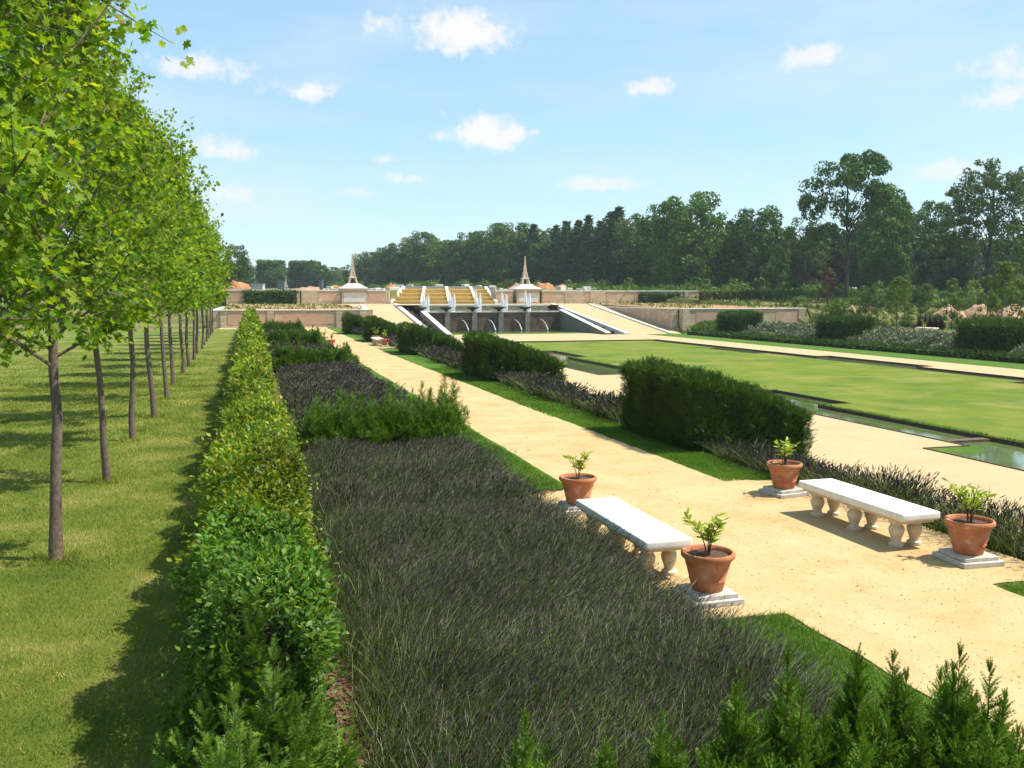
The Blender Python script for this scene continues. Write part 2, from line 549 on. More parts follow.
class MB:
    """collects simple solids into one mesh"""

    def __init__(self):
        self.v, self.f = [], []

    def quad(self, a, b, c, d):
        n = len(self.v)
        self.v += [a, b, c, d]
        self.f.append((n, n + 1, n + 2, n + 3))

    def box(self, x0, x1, y0, y1, z0, z1):
        n = len(self.v)
        self.v += [(x0, y0, z0), (x1, y0, z0), (x1, y1, z0), (x0, y1, z0), (x0, y0, z1), (x1, y0, z1), (x1, y1, z1), (x0, y1, z1)]
        self.f += [tuple(n + i for i in q) for q in ((0, 3, 2, 1), (4, 5, 6, 7), (0, 1, 5, 4), (1, 2, 6, 5), (2, 3, 7, 6), (3, 0, 4, 7))]

    def prism(self, poly, z0, z1):
        """vertical extrusion of an outline (z0, z1 numbers or functions of x, y)"""
        a = (lambda x, y: z0) if not callable(z0) else z0
        b = (lambda x, y: z1) if not callable(z1) else z1
        n, k = len(self.v), len(poly)
        self.v += [(x, y, a(x, y)) for x, y in poly] + [(x, y, b(x, y)) for x, y in poly]
        self.f.append(tuple(n + i for i in range(k))[::-1])
        self.f.append(tuple(n + k + i for i in range(k)))
        for i in range(k):
            j = (i + 1) % k
            self.f.append((n + i, n + j, n + k + j, n + k + i))

    def bar(self, profile_quad_a, profile_quad_b):
        n = len(self.v)
        self.v += list(profile_quad_a) + list(profile_quad_b)
        self.f += [(n + 3, n + 2, n + 1, n), (n + 4, n + 5, n + 6, n + 7)]
        for i in range(4):
            j = (i + 1) % 4
            self.f.append((n + i, n + j, n + 4 + j, n + 4 + i))

    def tube(self, pts, rad, k=6, cap=True):
        pts = [Vector(p) for p in pts]
        n0 = len(self.v)
        ref = Vector((.31, .87, .12))
        for i, p in enumerate(pts):
            d = (pts[min(i + 1, len(pts) - 1)] - pts[max(i - 1, 0)]).normalized()
            x = d.cross(ref)
            if x.length < 1e-3:
                x = d.cross(Vector((1, 0, 0)))
            x.normalize()
            y = d.cross(x)
            for j in range(k):
                a = 2 * PI * j / k
                q = p + (x * math.cos(a) + y * math.sin(a)) * rad[i]
                self.v.append((q.x, q.y, q.z))
        for i in range(len(pts) - 1):
            for j in range(k):
                a, b = n0 + i * k + j, n0 + i * k + (j + 1) % k
                self.f.append((a, b, b + k, a + k))
        if cap:
            self.f.append(tuple(n0 + j for j in range(k))[::-1])
            self.f.append(tuple(n0 + (len(pts) - 1) * k + j for j in range(k)))

    def lathe(self, prof, k=24, cx=0, cy=0, cap=True):
        n0 = len(self.v)
        for r, z in prof:
            for j in range(k):
                a = 2 * PI * j / k
                self.v.append((cx + r * math.cos(a), cy + r * math.sin(a), z))
        for i in range(len(prof) - 1):
            for j in range(k):
                a, b = n0 + i * k + j, n0 + i * k + (j + 1) % k
                self.f.append((a, b, b + k, a + k))
        if cap:
            self.f.append(tuple(n0 + j for j in range(k))[::-1])
            self.f.append(tuple(n0 + (len(prof) - 1) * k + j for j in range(k)))

    def mesh(self, name, mat, smooth=False, bevel=0.0, segs=2):
        me = bpy.data.meshes.new(name)
        me.from_pydata(self.v, [], self.f)
        if bevel:
            bm = bmesh.new()
            bm.from_mesh(me)
            bmesh.ops.bevel(bm, geom=list(bm.edges), offset=bevel, segments=segs, affect='EDGES', profile=.6)
            bm.to_mesh(me)
            bm.free()
        me.materials.append(M[mat])
        if smooth:
            for p in me.polygons:
                p.use_smooth = True
            me.set_sharp_from_angle(angle=math.radians(40))
        me.update()
        return me

    def build(self, name, mat, parent=None, loc=None, **kw):
        return link(name, self.mesh(name, mat, **kw), parent, loc)


def sstep(a, b, x):
    t = np.clip((np.asarray(x, float) - a) / (b - a), 0, 1)
    return t * t * (3 - 2 * t)


# ------------------------------------------------------------------ ground levels
LOW = -1.15           # sunken parterre with the lawn and water
BX0, BX1 = 9.35, 12.6  # bank beside the near path
RX0, RX1 = 51.6, 55.0  # bank on the far side
MID = 2.25            # terrace above the fountain
TOP = 4.55            # terrace above the upper wall
WY = 103.6            # front of the lower retaining walls
UY = 150.0            # front of the upper retaining wall


BX_ = 0


def bank(x):
    x = np.asarray(x, float)
    t = np.clip((x - BX0) / (BX1 - BX0), 0, 1)
    u = np.clip((x - RX0) / (RX1 - RX0), 0, 1)
    return LOW * (t - u)


def ground(x, y):
    x = np.asarray(x, float)
    y = np.asarray(y, float)
    z = bank(x)
    dep = .28 * x + .96 * y
    z = np.where((x > 13.9) & (x < 48.5) & (y < 101.5), LOW - .6, z)
    z = np.where((x > 12.9) & (x < 52.3) & (y >= 101.5), np.where(y < 128, LOW - .6, MID - .3), z)
    right = 3.1 * sstep(88, 165, dep)
    z = np.where(x >= 72, np.maximum(z, right), z)
    side = ((x >= -3.4) & (x <= 12.9)) | ((x >= 52.3) & (x < 72))
    z = np.where(side & (y > WY + .2), 1.85 + .3 * sstep(WY, UY, y), z)
    left = 2.6 * sstep(104, 170, y)
    z = np.where((x < -3.4), left, z)
    up = TOP + 1.6 * sstep(180, 330, y) + 3.5 * sstep(330, 1200, y)
    w = np.where((x > -6) & (x < 80), (y > UY + .4).astype(float), sstep(150, 230, dep))
    z = z * (1 - w) + up * w
    return np.where((x > 23.6) & (x < 45.4) & (y > 128.02) & (y < 158.0), MID - .9, z)


def gz(x, y):
    return float(ground(x, y))


def axis(parts):
    a = []
    for lo, hi, st in parts:
        a += list(np.arange(lo, hi, st))
    a.append(parts[-1][1])
    return np.array(sorted(set(np.round(a, 3))))


gx = axis([(-900, -300, 100), (-300, -60, 12), (-60, -4, 4), (-3.45, -3.35, .09), (-2, 9, 2), (9.35, 12.6, .65), (12.89, 12.91, .02), (13.89, 13.91, .02),
           (16, 48, 4), (23.59, 23.61, .02), (45.39, 45.41, .02), (48.49, 48.51, .02), (51.6, 55.0, .68), (52.29, 52.31, .02), (57, 71, 3.5), (71.99, 72.01, .02), (76, 300, 6), (300, 1300, 60)])
gy = axis([(-40, 100, 4), (101.49, 101.51, .02), (103.79, 103.81, .02), (106, 127, 4), (127.99, 128.01, .02), (130, 150, 4), (150.39, 150.41, .02), (154, 330, 5), (157.99, 158.01, .02), (330, 1300, 30)])
GX, GY = np.meshgrid(gx, gy)
GZ = ground(GX, GY)
bumpy = (vnoise(GX * .12, GY * .12) - .5) * 1.1 + (vnoise(GX * .5, GY * .5, 4) - .5) * .25
free = ((GX > 78) | (GX < -30) | (GY > 158)) & ((GY > 60) | (GX < -60) | (GX > 120))
GZ = GZ + np.where(free, bumpy * .6, 0)
V = np.stack([GX, GY, GZ], -1).reshape(-1, 3)
nxg, nyg = len(gx), len(gy)
I = (np.arange(nyg - 1)[:, None] * nxg + np.arange(nxg - 1)[None]).ravel()
F = np.stack([I, I + 1, I + nxg + 1, I + nxg], -1)
o = link('terrain', np_mesh('terrain', [(V, F, 0)], ['wild_ground']))
tag(o, kind='structure')


def resample(poly, step=.5, jit=.0, seed=0):
    out = []
    n = len(poly)
    for i in range(n):
        a, b = np.array(poly[i], float), np.array(poly[(i + 1) % n], float)
        d = np.linalg.norm(b - a)
        kk = max(1, min(400, int(d / step)))
        nrm = np.array([-(b - a)[1], (b - a)[0]]) / max(d, 1e-6)
        for j in range(kk):
            p = a + (b - a) * j / kk
            if jit and 0 < j:
                p = p + nrm * jit * ((vnoise(p[0] * 1.7 + 31, p[1] * 1.7, seed) - .5) * 2 + (vnoise(p[0] * 6, p[1] * 6, seed + 3) - .5))
            out.append((p[0], p[1]))
    return out


def sheet(name, poly, z, mat, kind='structure', jit=0.0, step=.5, seed=0, thick=0.0):
    pts = resample(poly, step, jit, seed) if jit else poly
    b = MB()
    if thick:
        b.prism(pts, z - thick, z)
    else:
        zz = z if callable(z) else (lambda x, y: z)
        b.v = [(x, y, zz(x, y)) for x, y in pts]
        b.f = [tuple(range(len(pts)))]
    o = b.build(name, mat)
    tag(o, kind=kind)
    return o


# left lawn under the avenue, planting bed, near path with its bays, grass verges
sheet('lawn', [(-70, -12), (-.35, -12), (-.35, 101), (-3.2, 101), (-70, 112)], .004, 'lawn_mown')
sheet('planting_bed', [(-.35, -12), (5.3, -12), (5.3, 100), (-.35, 100)], .006, 'soil')


def pedge(y):
    return 8.36 - .4 * min(1, max(0, (y - 12) / 30))


BAY = [(8.3, 14.75), (60.0, 67.3)]
rgt = [(9.45, 14.5), (9.45, 8.4)]
path_poly = [(5.45, -12), (pedge(0), -12), (pedge(0), 8.4), (9.5, 8.4), (9.5, 14.45), (8.95, 14.5), (pedge(15), 15.0), (pedge(30), 30), (7.97, 45), (7.95, 59.6), (9.4, 60), (9.4, 67),
             (7.95, 67.5), (8.0, 103.5), (5.6, 103.5), (5.35, 67.5), (4.2, 67.2), (4.2, 60), (5.2, 59.8), (5.1, 44), (5.28, 30), (5.33, 15.2), (5.2, 14.7), (4.1, 14.4), (4.1, 8.3), (5.45, 8.2)]
sheet('gravel_path', path_poly, .014, 'gravel', jit=.035, step=.22)
sheet('forecourt', [(-3.3, 100), (8.2, 100), (8.2, 103.6), (-3.3, 103.6)], .010, 'gravel_far')
for (y0, y1) in ((-12, 8.2), (14.8, 59.8), (67.6, 100)):
    sheet('grass_verge', [(4.25, y0), (5.4, y0), (5.4, y1), (4.25, y1)], .022, 'turf', jit=.03, step=.25, seed=5)
    sheet('grass_verge', [(7.9, y0), (9.35, y0), (9.35, y1), (7.9, y1)], .0105, 'turf', seed=6)

# sunken parterre: gravel walks, lawn panel, water channel
AX = 32.8
Y0 = -12


def outer_l(a, b):
    """pool's outer edge on the near side from Y=a up to Y=b, stepping in and out"""
    return [(21.0, Y0), (21.0, 11), (19.4, 11), (19.4, 22.3), (21.0, 22.3), (21.0, 49), (19.5, 49), (19.5, 60), (21.0, 60), (21.0, 88.5)]


def inner_l():
    return [(23.0, Y0), (23.0, 32.7), (24.6, 32.7), (24.6, 38.6), (23.0, 38.6), (23.0, 64), (24.6, 64), (24.6, 72), (23.2, 72), (23.2, 86.2)]


OUT_R = [(43.4, 88.5), (43.4, 60), (44.6, 60), (44.6, 49), (43.4, 49), (43.4, 22), (44.6, 22), (44.6, 11), (43.4, 11), (43.4, Y0)]
OUT_R = [(x - 1.6, y) for x, y in OUT_R]
IN_R = [(40.0, 86.2), (40.0, 72), (38.8, 72), (38.8, 64), (40.0, 64), (40.0, 38.6), (38.8, 38.6), (38.8, 32.7), (40.0, 32.7), (40.0, Y0)]
near_walk = [(13.75, Y0)] + outer_l(0, 0) + [(21.0, 91), (21.0, 102.2), (13.75, 102.2)]
# far strip in front of the basin joins both walks
walk = [(13.75, Y0)] + outer_l(0, 0) + OUT_R + [(48.6, Y0), (48.6, 102.4), (13.75, 102.4)]
sheet('gravel_walk', walk, LOW, 'gravel_far', thick=.5)
lawn = inner_l() + IN_R
sheet('lawn', lawn, LOW + .02, 'lawn_fine', thick=.5)
sheet('water', [(18.9, Y0), (44, Y0), (44, 89), (18.9, 89)], LOW - .11, 'pond_water')
sheet('grass_verge', [(12.6, Y0), (13.8, Y0), (13.8, 102.2), (12.6, 102.2)], LOW + .012, 'turf')
sheet('grass_verge', [(46.6, Y0), (51.6, Y0), (51.6, 102.2), (46.6, 102.2)], LOW + .012, 'turf')


def edging(pts, w=.06, z0=LOW - .3, z1=LOW + .03):
    b = MB()
    for (xa, ya), (xb, yb) in zip(pts[:-1], pts[1:]):
        d = Vector((xb - xa, yb - ya, 0))
        n = Vector((-d.y, d.x, 0)).normalized() * w / 2
        e = d.normalized() * w / 2
        A, B = Vector((xa, ya, 0)) - e, Vector((xb, yb, 0)) + e
        b.bar([(A + n).to_tuple()[:2] + (z0,), (A - n).to_tuple()[:2] + (z0,), (A - n).to_tuple()[:2] + (z1,), (A + n).to_tuple()[:2] + (z1,)],
              [(B + n).to_tuple()[:2] + (z0,), (B - n).to_tuple()[:2] + (z0,), (B - n).to_tuple()[:2] + (z1,), (B + n).to_tuple()[:2] + (z1,)])
    return b


def shift(pts, dx):
    return [(x + dx, y) for x, y in pts]


for pts, lab in ((outer_l(0, 0), 'rusty steel edging along the near bank of the water channel'), (inner_l(), 'dark edging where the lawn drops to the near water channel'),
                 (OUT_R, 'dark edging along the far side of the water channel'), (IN_R, 'dark edging under the far side of the lawn panel')):
    tag(edging(pts).build('pool_edging', 'edging_steel'), lab, 'edging')
tag(edging([(21, 88.5), (41.8, 88.5)]).build('pool_edging', 'edging_steel'), 'dark edging across the end of the lawn before the fountain', 'edging')
# grassed shelf between edging and water on the near side
b = MB()
ol = outer_l(0, 0)
for (xa, ya), (xb, yb) in zip(ol[:-1], ol[1:]):
    if xa == xb:
        b.quad((xa + .04, ya, LOW + .01), (xa + .38, ya, LOW - .105), (xb + .38, yb, LOW - .105), (xb + .04, yb, LOW + .01))
    else:
        s = 1 if xb < xa else -1
        x0_, x1_ = min(xa, xb), max(xa, xb)
        b.quad((x0_, ya + .04 * s, LOW + .008), (x0_, ya + .38 * s, LOW - .107), (x1_ + .38, ya + .38 * s, LOW - .107), (x1_ + .38, ya + .04 * s, LOW + .008)) if s > 0 else \
            b.quad((x0_, ya - .04, LOW + .008), (x0_, ya - .38, LOW - .107), (x1_ + .38, ya - .38, LOW - .107), (x1_ + .38, ya - .04, LOW + .008))
tag(b.build('pool_margin', 'turf'), kind='structure')
b = MB()
b.box(21.0, 23.1, 23.4, 23.75, LOW - .3, LOW - .03)
tag(b.build('pool_weir', 'wet_stone'), 'low dark stone weir crossing the water channel near the right edge', 'weir')

# ------------------------------------------------------------------ stone benches
SLAB_L, SLAB_W = 2.35, .62


def make_bench():
    r = empty('stone_bench', (0, 0, 0))
    b = MB()
    b.prism([(-SLAB_W / 2, -SLAB_L / 2), (SLAB_W / 2, -SLAB_L / 2), (SLAB_W / 2, SLAB_L / 2), (-SLAB_W / 2, SLAB_L / 2)], .405, .515)
    b.build('seat', 'bench_stone', r, bevel=.032, segs=4, smooth=True)
    b = MB()
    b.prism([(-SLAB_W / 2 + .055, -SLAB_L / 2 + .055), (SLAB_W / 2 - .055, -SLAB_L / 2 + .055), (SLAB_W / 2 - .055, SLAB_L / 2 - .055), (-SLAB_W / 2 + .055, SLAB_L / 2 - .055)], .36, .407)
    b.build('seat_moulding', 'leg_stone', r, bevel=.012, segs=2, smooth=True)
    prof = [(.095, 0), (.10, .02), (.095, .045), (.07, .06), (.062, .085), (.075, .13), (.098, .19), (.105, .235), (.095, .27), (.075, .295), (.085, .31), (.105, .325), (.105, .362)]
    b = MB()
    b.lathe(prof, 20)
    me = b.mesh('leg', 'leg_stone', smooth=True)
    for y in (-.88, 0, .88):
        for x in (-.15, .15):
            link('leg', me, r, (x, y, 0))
    return r


def make_pot():
    r = empty('potted_shrub', (0, 0, 0))
    b = MB()
    b.lathe([(.155, 0), (.16, .01), (.185, .13), (.192, .135), (.187, .145), (.235, .36), (.24, .385), (.262, .392), (.274, .41), (.276, .445), (.266, .465), (.25, .468), (.236, .455), (.228, .40)], 40, cap=False)
    b.v.append((0, 0, 0.0))
    b.build('pot', 'terracotta', r, smooth=True)
    b = MB()
    b.lathe([(.231, .41), (.16, .425), (.05, .43), (.001, .432)], 24, cap=False)
    b.build('soil', 'pot_soil', r, smooth=True)
    return r


def citrus(seed, h):
    rng = np.random.default_rng(seed)
    b = MB()
    P, D = [], []
    for i in range(rng.integers(3, 5)):
        a = rng.random() * 6.28
        lean = .10 + .24 * rng.random()
        L = h * (.7 + .3 * rng.random())
        pts = [(0.02 * math.cos(a), .02 * math.sin(a), .42)]
        for j in range(1, 5):
            t = j / 4
            pts.append((.02 * math.cos(a) + lean * L / .5 * t * t * math.cos(a) * .8, .02 * math.sin(a) + lean * L / .5 * t * t * math.sin(a) * .8, .42 + L * t))
        b.tube(pts, [.007, .006, .005, .004, .002], 5)
        pa = np.array(pts)
        for q in range(int(12 + 5 * rng.random())):
            t = .35 + .65 * rng.random()
            s = t * 4
            j = min(3, int(s))
            p = pa[j] + (pa[j + 1] - pa[j]) * (s - j)
            d = rng.normal(size=3)
            d[2] = abs(d[2]) * .6 + .1
            P.append(p)
            D.append(d)
    P, D = np.array(P), unit(np.array(D))
    nn = unit(np.array([0, 0, 1.0]) + .6 * rng.normal(size=(len(P), 3)))
    tv, tf = T_OVATE
    Vv, Ff = scatter(tv, tf, P, frames(D, nn), np.stack([(.085 + .04 * rng.random(len(P))) * f for f in (.8, 1.15, 1)], -1))
    return b, np_mesh('leaves', [(Vv, Ff, 0)], ['citrus_leaf'])


# leaf templates -----------------------------------------------------------------
_v = np.array([[0, 0, 0], [.16, .22, .05], [.21, .5, .06], [.12, .8, .03], [0, 1, -.05], [-.12, .8, .03], [-.21, .5, .06], [-.16, .22, .05]])
T_OVATE = (_v, np.array([[0, 1, 7], [1, 2, 6], [1, 6, 7], [2, 3, 5], [2, 5, 6], [3, 4, 5]]))
_v = np.array([[0, 0, 0], [.26, .45, .07], [0, 1, -.03], [-.26, .45, .07], [0, .5, 0]])
T_LEAF4 = (_v, np.array([[0, 1, 4], [1, 2, 4], [2, 3, 4], [3, 0, 4]]))
_v = np.array([[0, 0, 0], [.3, .5, .08], [0, 1, -.02], [-.3, .5, .08]])
T_LEAF2 = (_v, np.array([[0, 1, 2], [0, 2, 3]]))
_v = np.array([[-.5, -.5, .08], [.5, -.5, -.08], [.5, .5, .1], [-.5, .5, -.1]])
T_CARD = (_v, np.array([[0, 1, 2, 3]]))
# lobed maple leaf
ang = np.radians([-90, -60, -28, -5, 22, 42, 62, 76, 90, 104, 118, 138, 158, 185, 208, 240])
rad = np.array([.12, .34, .30, .52, .34, .62, .58, .36, .72, .36, .58, .62, .34, .52, .30, .34])
_v = np.concatenate([[[0, .28, -.04]], np.stack([rad * np.cos(ang), rad * np.sin(ang) + .32, .09 * np.abs(rad * np.cos(ang)) / .6], -1)])
T_MAPLE = (_v, np.array([[0, 1 + i, 1 + (i + 1) % 16] for i in range(16)]))
_v5 = np.array([[0, .05, 0], [.42, .12, .04], [.38, .62, .05], [0, 1, -.03], [-.38, .62, .05], [-.42, .12, .04]])
T_MAPLE_LO = (_v5, np.array([[0, 1, 2], [0, 2, 3], [0, 3, 4], [0, 4, 5]]))


def twig(nn, L=1.0, w=.05, nl=.16):
    """needle spray along Y, unit length"""
    vs, fs = [(-.012, 0, 0), (.012, 0, 0), (0, 1, 0)], [(0, 1, 2)]
    for i in range(nn):
        t = .06 + .94 * (i + .5) / nn
        s = 1 if i % 2 else -1
        l_ = nl * (1 - .55 * t)
        n = len(vs)
        vs += [(0, t - w / 2, 0), (0, t + w / 2, 0), (s * l_, t + l_ * .75, .03 * (1 if i % 3 else -1.5))]
        fs.append((n, n + 1, n + 2))
    return np.array(vs, float), np.array(fs)


T_TWIG_HI = twig(24, w=.085, nl=.16)
T_TWIG_FAN = twig(22, w=.10, nl=.30)
T_TWIG_MID = twig(10, w=.10, nl=.24)
T_TWIG_LO = twig(5, w=.22, nl=.32)

# ------------------------------------------------------------------ bench bays
bench0 = make_bench()
pot0 = make_pot()
BENCH = [(4.70, 10.70, 'white stone bench on baluster legs beside the large lavender field'),
         (8.53, 10.98, 'white stone bench on baluster legs in front of the lavender strip, between two terracotta pots'),
         (4.72, 63.6, 'far stone bench beside the left end of the gravel path'),
         (8.55, 63.6, 'small far white bench beside the hedge blocks on the right of the path'),
         (61.5, 71.0, 'far white bench on the opposite bank above the silver plants')]
for i, (x, y, lab) in enumerate(BENCH):
    r = bench0 if i == 0 else copy_tree(bench0)
    r.location = (x, y, .014 if x < 20 else .02)
    r.rotation_euler = (0, 0, math.radians((0.4, .6, 0, 0, 0)[i]))
    tag(r, lab, 'bench', 'stone benches')
POTS = [(4.93, 13.25, 0, .05, 'terracotta pot with a leafy young shrub at the far end of the left bench', .5),
        (4.86, 8.87, 0, .05, 'terracotta pot with a small two-stemmed shrub at the near end of the left bench', .56),
        (8.76, 13.38, 1, .1, 'terracotta pot with a bushy young shrub at the far end of the right bench', .62),
        (8.79, 9.24, 1, .12, 'terracotta pot with a bushy green shrub at the near end of the right bench', .6),
        (5.15, 61.2, 1, .1, 'far terracotta pot on the left edge of the gravel path', .8),
        (5.05, 66.0, 1, .1, 'far terracotta pot beyond the fourth yew row, left of the path', .8),
        (8.75, 61.3, 1, .1, 'far terracotta pot at the near end of the far right bench', .8),
        (8.75, 66.0, 1, .1, 'far terracotta pot at the far end of the far right bench', .8),
        (58.6, 68.0, 1, .1, 'distant terracotta pot on the opposite bank left of the third hedge block', .9),
        (59.3, 73.5, 1, .1, 'distant terracotta pot on the opposite bank by the pale edging', .9)]
PLN = ['stone plinth under the pot at the far end of the left bench', 'stone plinth under the nearest pot, half hidden by lavender', 'stone plinth under the pot at the far end of the right bench',
       'square stone plinth under the pot at the near end of the right bench', 'far plinth under the pot on the left edge of the gravel path', 'far plinth under the pot beyond the fourth yew row',
       'far plinth under the pot at the near end of the far right bench', 'far plinth under the pot at the far end of the far right bench', 'distant plinth under the left pot on the opposite bank', 'distant plinth under the right pot on the opposite bank']
pl = MB()
pl.prism([(-.30, -.30), (.30, -.30), (.30, .30), (-.30, .30)], 0, .065)
pl.prism([(-.25, -.25), (.25, -.25), (.25, .25), (-.25, .25)], .0655, .115)
pme = pl.mesh('stone_plinth', 'plinth_stone', bevel=.006, segs=1)
for i, (x, y, hasp, zz, lab, hh) in enumerate(POTS):
    base = gz(x, y) + .014
    q = link('stone_plinth', pme, None, (x, y, base))
    q.rotation_euler = (0, 0, random.uniform(-.06, .06) + (.12 if i == 2 else 0))
    tag(q, PLN[i], 'plinth', 'stone plinths under the pots')
    r = pot0 if i == 0 else copy_tree(pot0)
    r.location = (x, y, base + .115)
    r.rotation_euler = (0, 0, random.random() * 6)
    s = 1.06
    r.scale = (s * 1.03, s * 1.03, s * .88)
    tag(r, lab, 'pot plant', 'terracotta pots of young shrubs')
    sb, lm = citrus(100 + i, hh)
    st = sb.build('stem', 'twig_bark', r)
    link('leaves', lm, st)


# ------------------------------------------------------------------ avenue trees
def avenue_tree(seed, hi=True, H=8.4):
    rng = np.random.default_rng(seed)
    b = MB()
    n = 12
    wob = np.cumsum(rng.normal(size=(n + 1, 2)) * .03, axis=0)
    wob -= wob[0]
    zs = np.linspace(0, H * .93, n + 1)
    pts = [(wob[i, 0], wob[i, 1], zs[i]) for i in range(n + 1)]
    r0 = .066 + .010 * rng.random()
    rads = [r0 * (1.22 if i == 0 else 1) * (1 - .93 * (i / n) ** 1.1) + .006 for i in range(n + 1)]
    b.tube(pts, rads, 10 if hi else 7)
    P, D = [], []

    def trunk_at(z):
        t = np.clip(z / (H * .93), 0, 1) * n
        i = min(n - 1, int(t))
        a, c = np.array(pts[i]), np.array(pts[i + 1])
        return a + (c - a) * (t - i), rads[i]
    nb = 38
    az = rng.random() * 6.28
    for i in range(nb):
        f = (i + rng.random() * .7) / nb
        z = 2.65 + (H * .90 - 2.65) * f ** 1.05
        p0, tr = trunk_at(z)
        az += 2.4 + rng.normal() * .3
        el = math.radians(26 + 42 * f + rng.normal() * 8)
        prof = 2.55 * (1 - .72 * max(0, f - .15) ** 1.1) * (.78 + .22 * math.sin(f * 3))
        if f < .12:
            prof *= .95
        L = prof * (.58 + .58 * rng.random() ** 1.5) / max(.62, math.cos(el) + .1)
        bp = [p0]
        d = np.array([math.cos(az) * math.cos(el), math.sin(az) * math.cos(el), math.sin(el)])
        m = 5
        for j in range(m):
            d = unit(d + np.array([0, 0, .10 - (.08 if f < .2 else 0)]) + rng.normal(size=3) * .09)
            bp.append(bp[-1] + d * L / m)
        br = max(.012, tr * .38)
        b.tube([tuple(q) for q in bp], [br * (1 - .85 * j / m) + .002 for j in range(m + 1)], 5 if hi else 4, cap=False)
        bp = np.array(bp)

        def along(t):
            s = min(m - 1e-6, t * m)
            j = int(s)
            return bp[j] + (bp[j + 1] - bp[j]) * (s - j), unit(bp[j + 1] - bp[j])
        ns = 8 if hi else 7
        for q in range(ns):
            t = .22 + .78 * (q + rng.random()) / ns
            p, dd = along(min(t, .999))
            sd_ = unit(dd * .7 + rdir(1, rng)[0] * .95 + np.array([0, 0, .25]))
            sl = (.26 + .50 * rng.random()) * (1.15 - .45 * t) * (L / 1.6) ** .5
            e = p + sd_ * sl
            if hi:
                b.tube([tuple(p), tuple(p + sd_ * sl * .5 + rng.normal(size=3) * .02), tuple(e)], [br * .3 + .003, .005, .002], 4, cap=False)
            nl = int((30 if hi else 15) * (.6 + .8 * rng.random()))
            tt = rng.random(nl) ** .75
            pp = p + (e - p) * tt[:, None] + rng.normal(size=(nl, 3)) * (.10 if hi else .13)
            P.append(pp)
            dl = unit(sd_ * .5 + rng.normal(size=(nl, 3)) * .7 + np.array([0, 0, -.7]))
            D.append(dl)
    P, D = np.concatenate(P), np.concatenate(D)
    N = unit(np.array([0.25, -.1, .9]) + rng.normal(size=P.shape) * .75)
    tv, tf = T_MAPLE if hi else T_MAPLE_LO
    S = (.068 + .052 * rng.random(len(P))) * (1.0 if hi else 1.45)
    red = rng.random(len(P)) < .0018
    Vg, Fg = scatter(tv - np.array([0, .1, 0]), tf, P[~red], frames(D, N)[~red], S[~red])
    Vr, Fr = scatter(tv, tf, P[red], frames(D, N)[red], S[red])
    return b.mesh('trunk', 'bark_young', smooth=True), np_mesh('crown', [(Vg, Fg, 0), (Vr, Fr, 1)], ['maple_leaf', 'maple_red'])


hi_t = [avenue_tree(s, True, h) for s, h in ((11, 8.6), (12, 8.2), (13, 8.4))]
lo_t = [avenue_tree(s, False, h) for s, h in ((21, 8.3), (22, 8.0), (23, 8.5))]
ORD = ['nearest', 'second', 'third', 'fourth', 'fifth', 'sixth', 'seventh', 'eighth', 'ninth', 'tenth', 'eleventh', 'twelfth']
ty = [(-2.55, 7.5), (-2.51, 12.6), (-2.62, 17.8), (-2.76, 22.8), (-2.70, 27.2), (-2.76, 32), (-2.91, 36.8), (-2.92, 41.8), (-2.97, 46.8), (-3.01, 51.6), (-3.14, 57.4), (-3.12, 62.4), (-3.2, 67.6), (-3.28, 72.8),
      (-3.35, 78.5), (-3.46, 84.5), (-3.5, 90)]
for i, (x, y) in enumerate(ty):
    t = empty('avenue_tree', (x, y, 0), random.random() * 6.28)
    t.rotation_euler = (random.uniform(-.007, .007), random.uniform(-.007, .007), t.rotation_euler.z)
    tm, cm = (hi_t[(i + 1) % 3] if i < 5 else lo_t[i % 3])
    s = random.uniform(.92, 1.04)
    t.scale = (s * random.uniform(.95, 1.08), s, s)
    link('trunk', tm, t)
    link('crown', cm, t)
    if i == 0:
        lab = 'young maple overhead at the left edge, its trunk outside the picture'
    elif i <= 10:
        lab = f'{ORD[i - 1]} maple trunk along the lawn, counted from the front'
        if i == 1:
            lab = 'young maple with the nearest full trunk standing in the mown lawn'
    else:
        lab = 'far young maple near the end of the avenue, its trunk only a thin line'
    tag(t, lab, 'tree', 'young maples of the avenue')

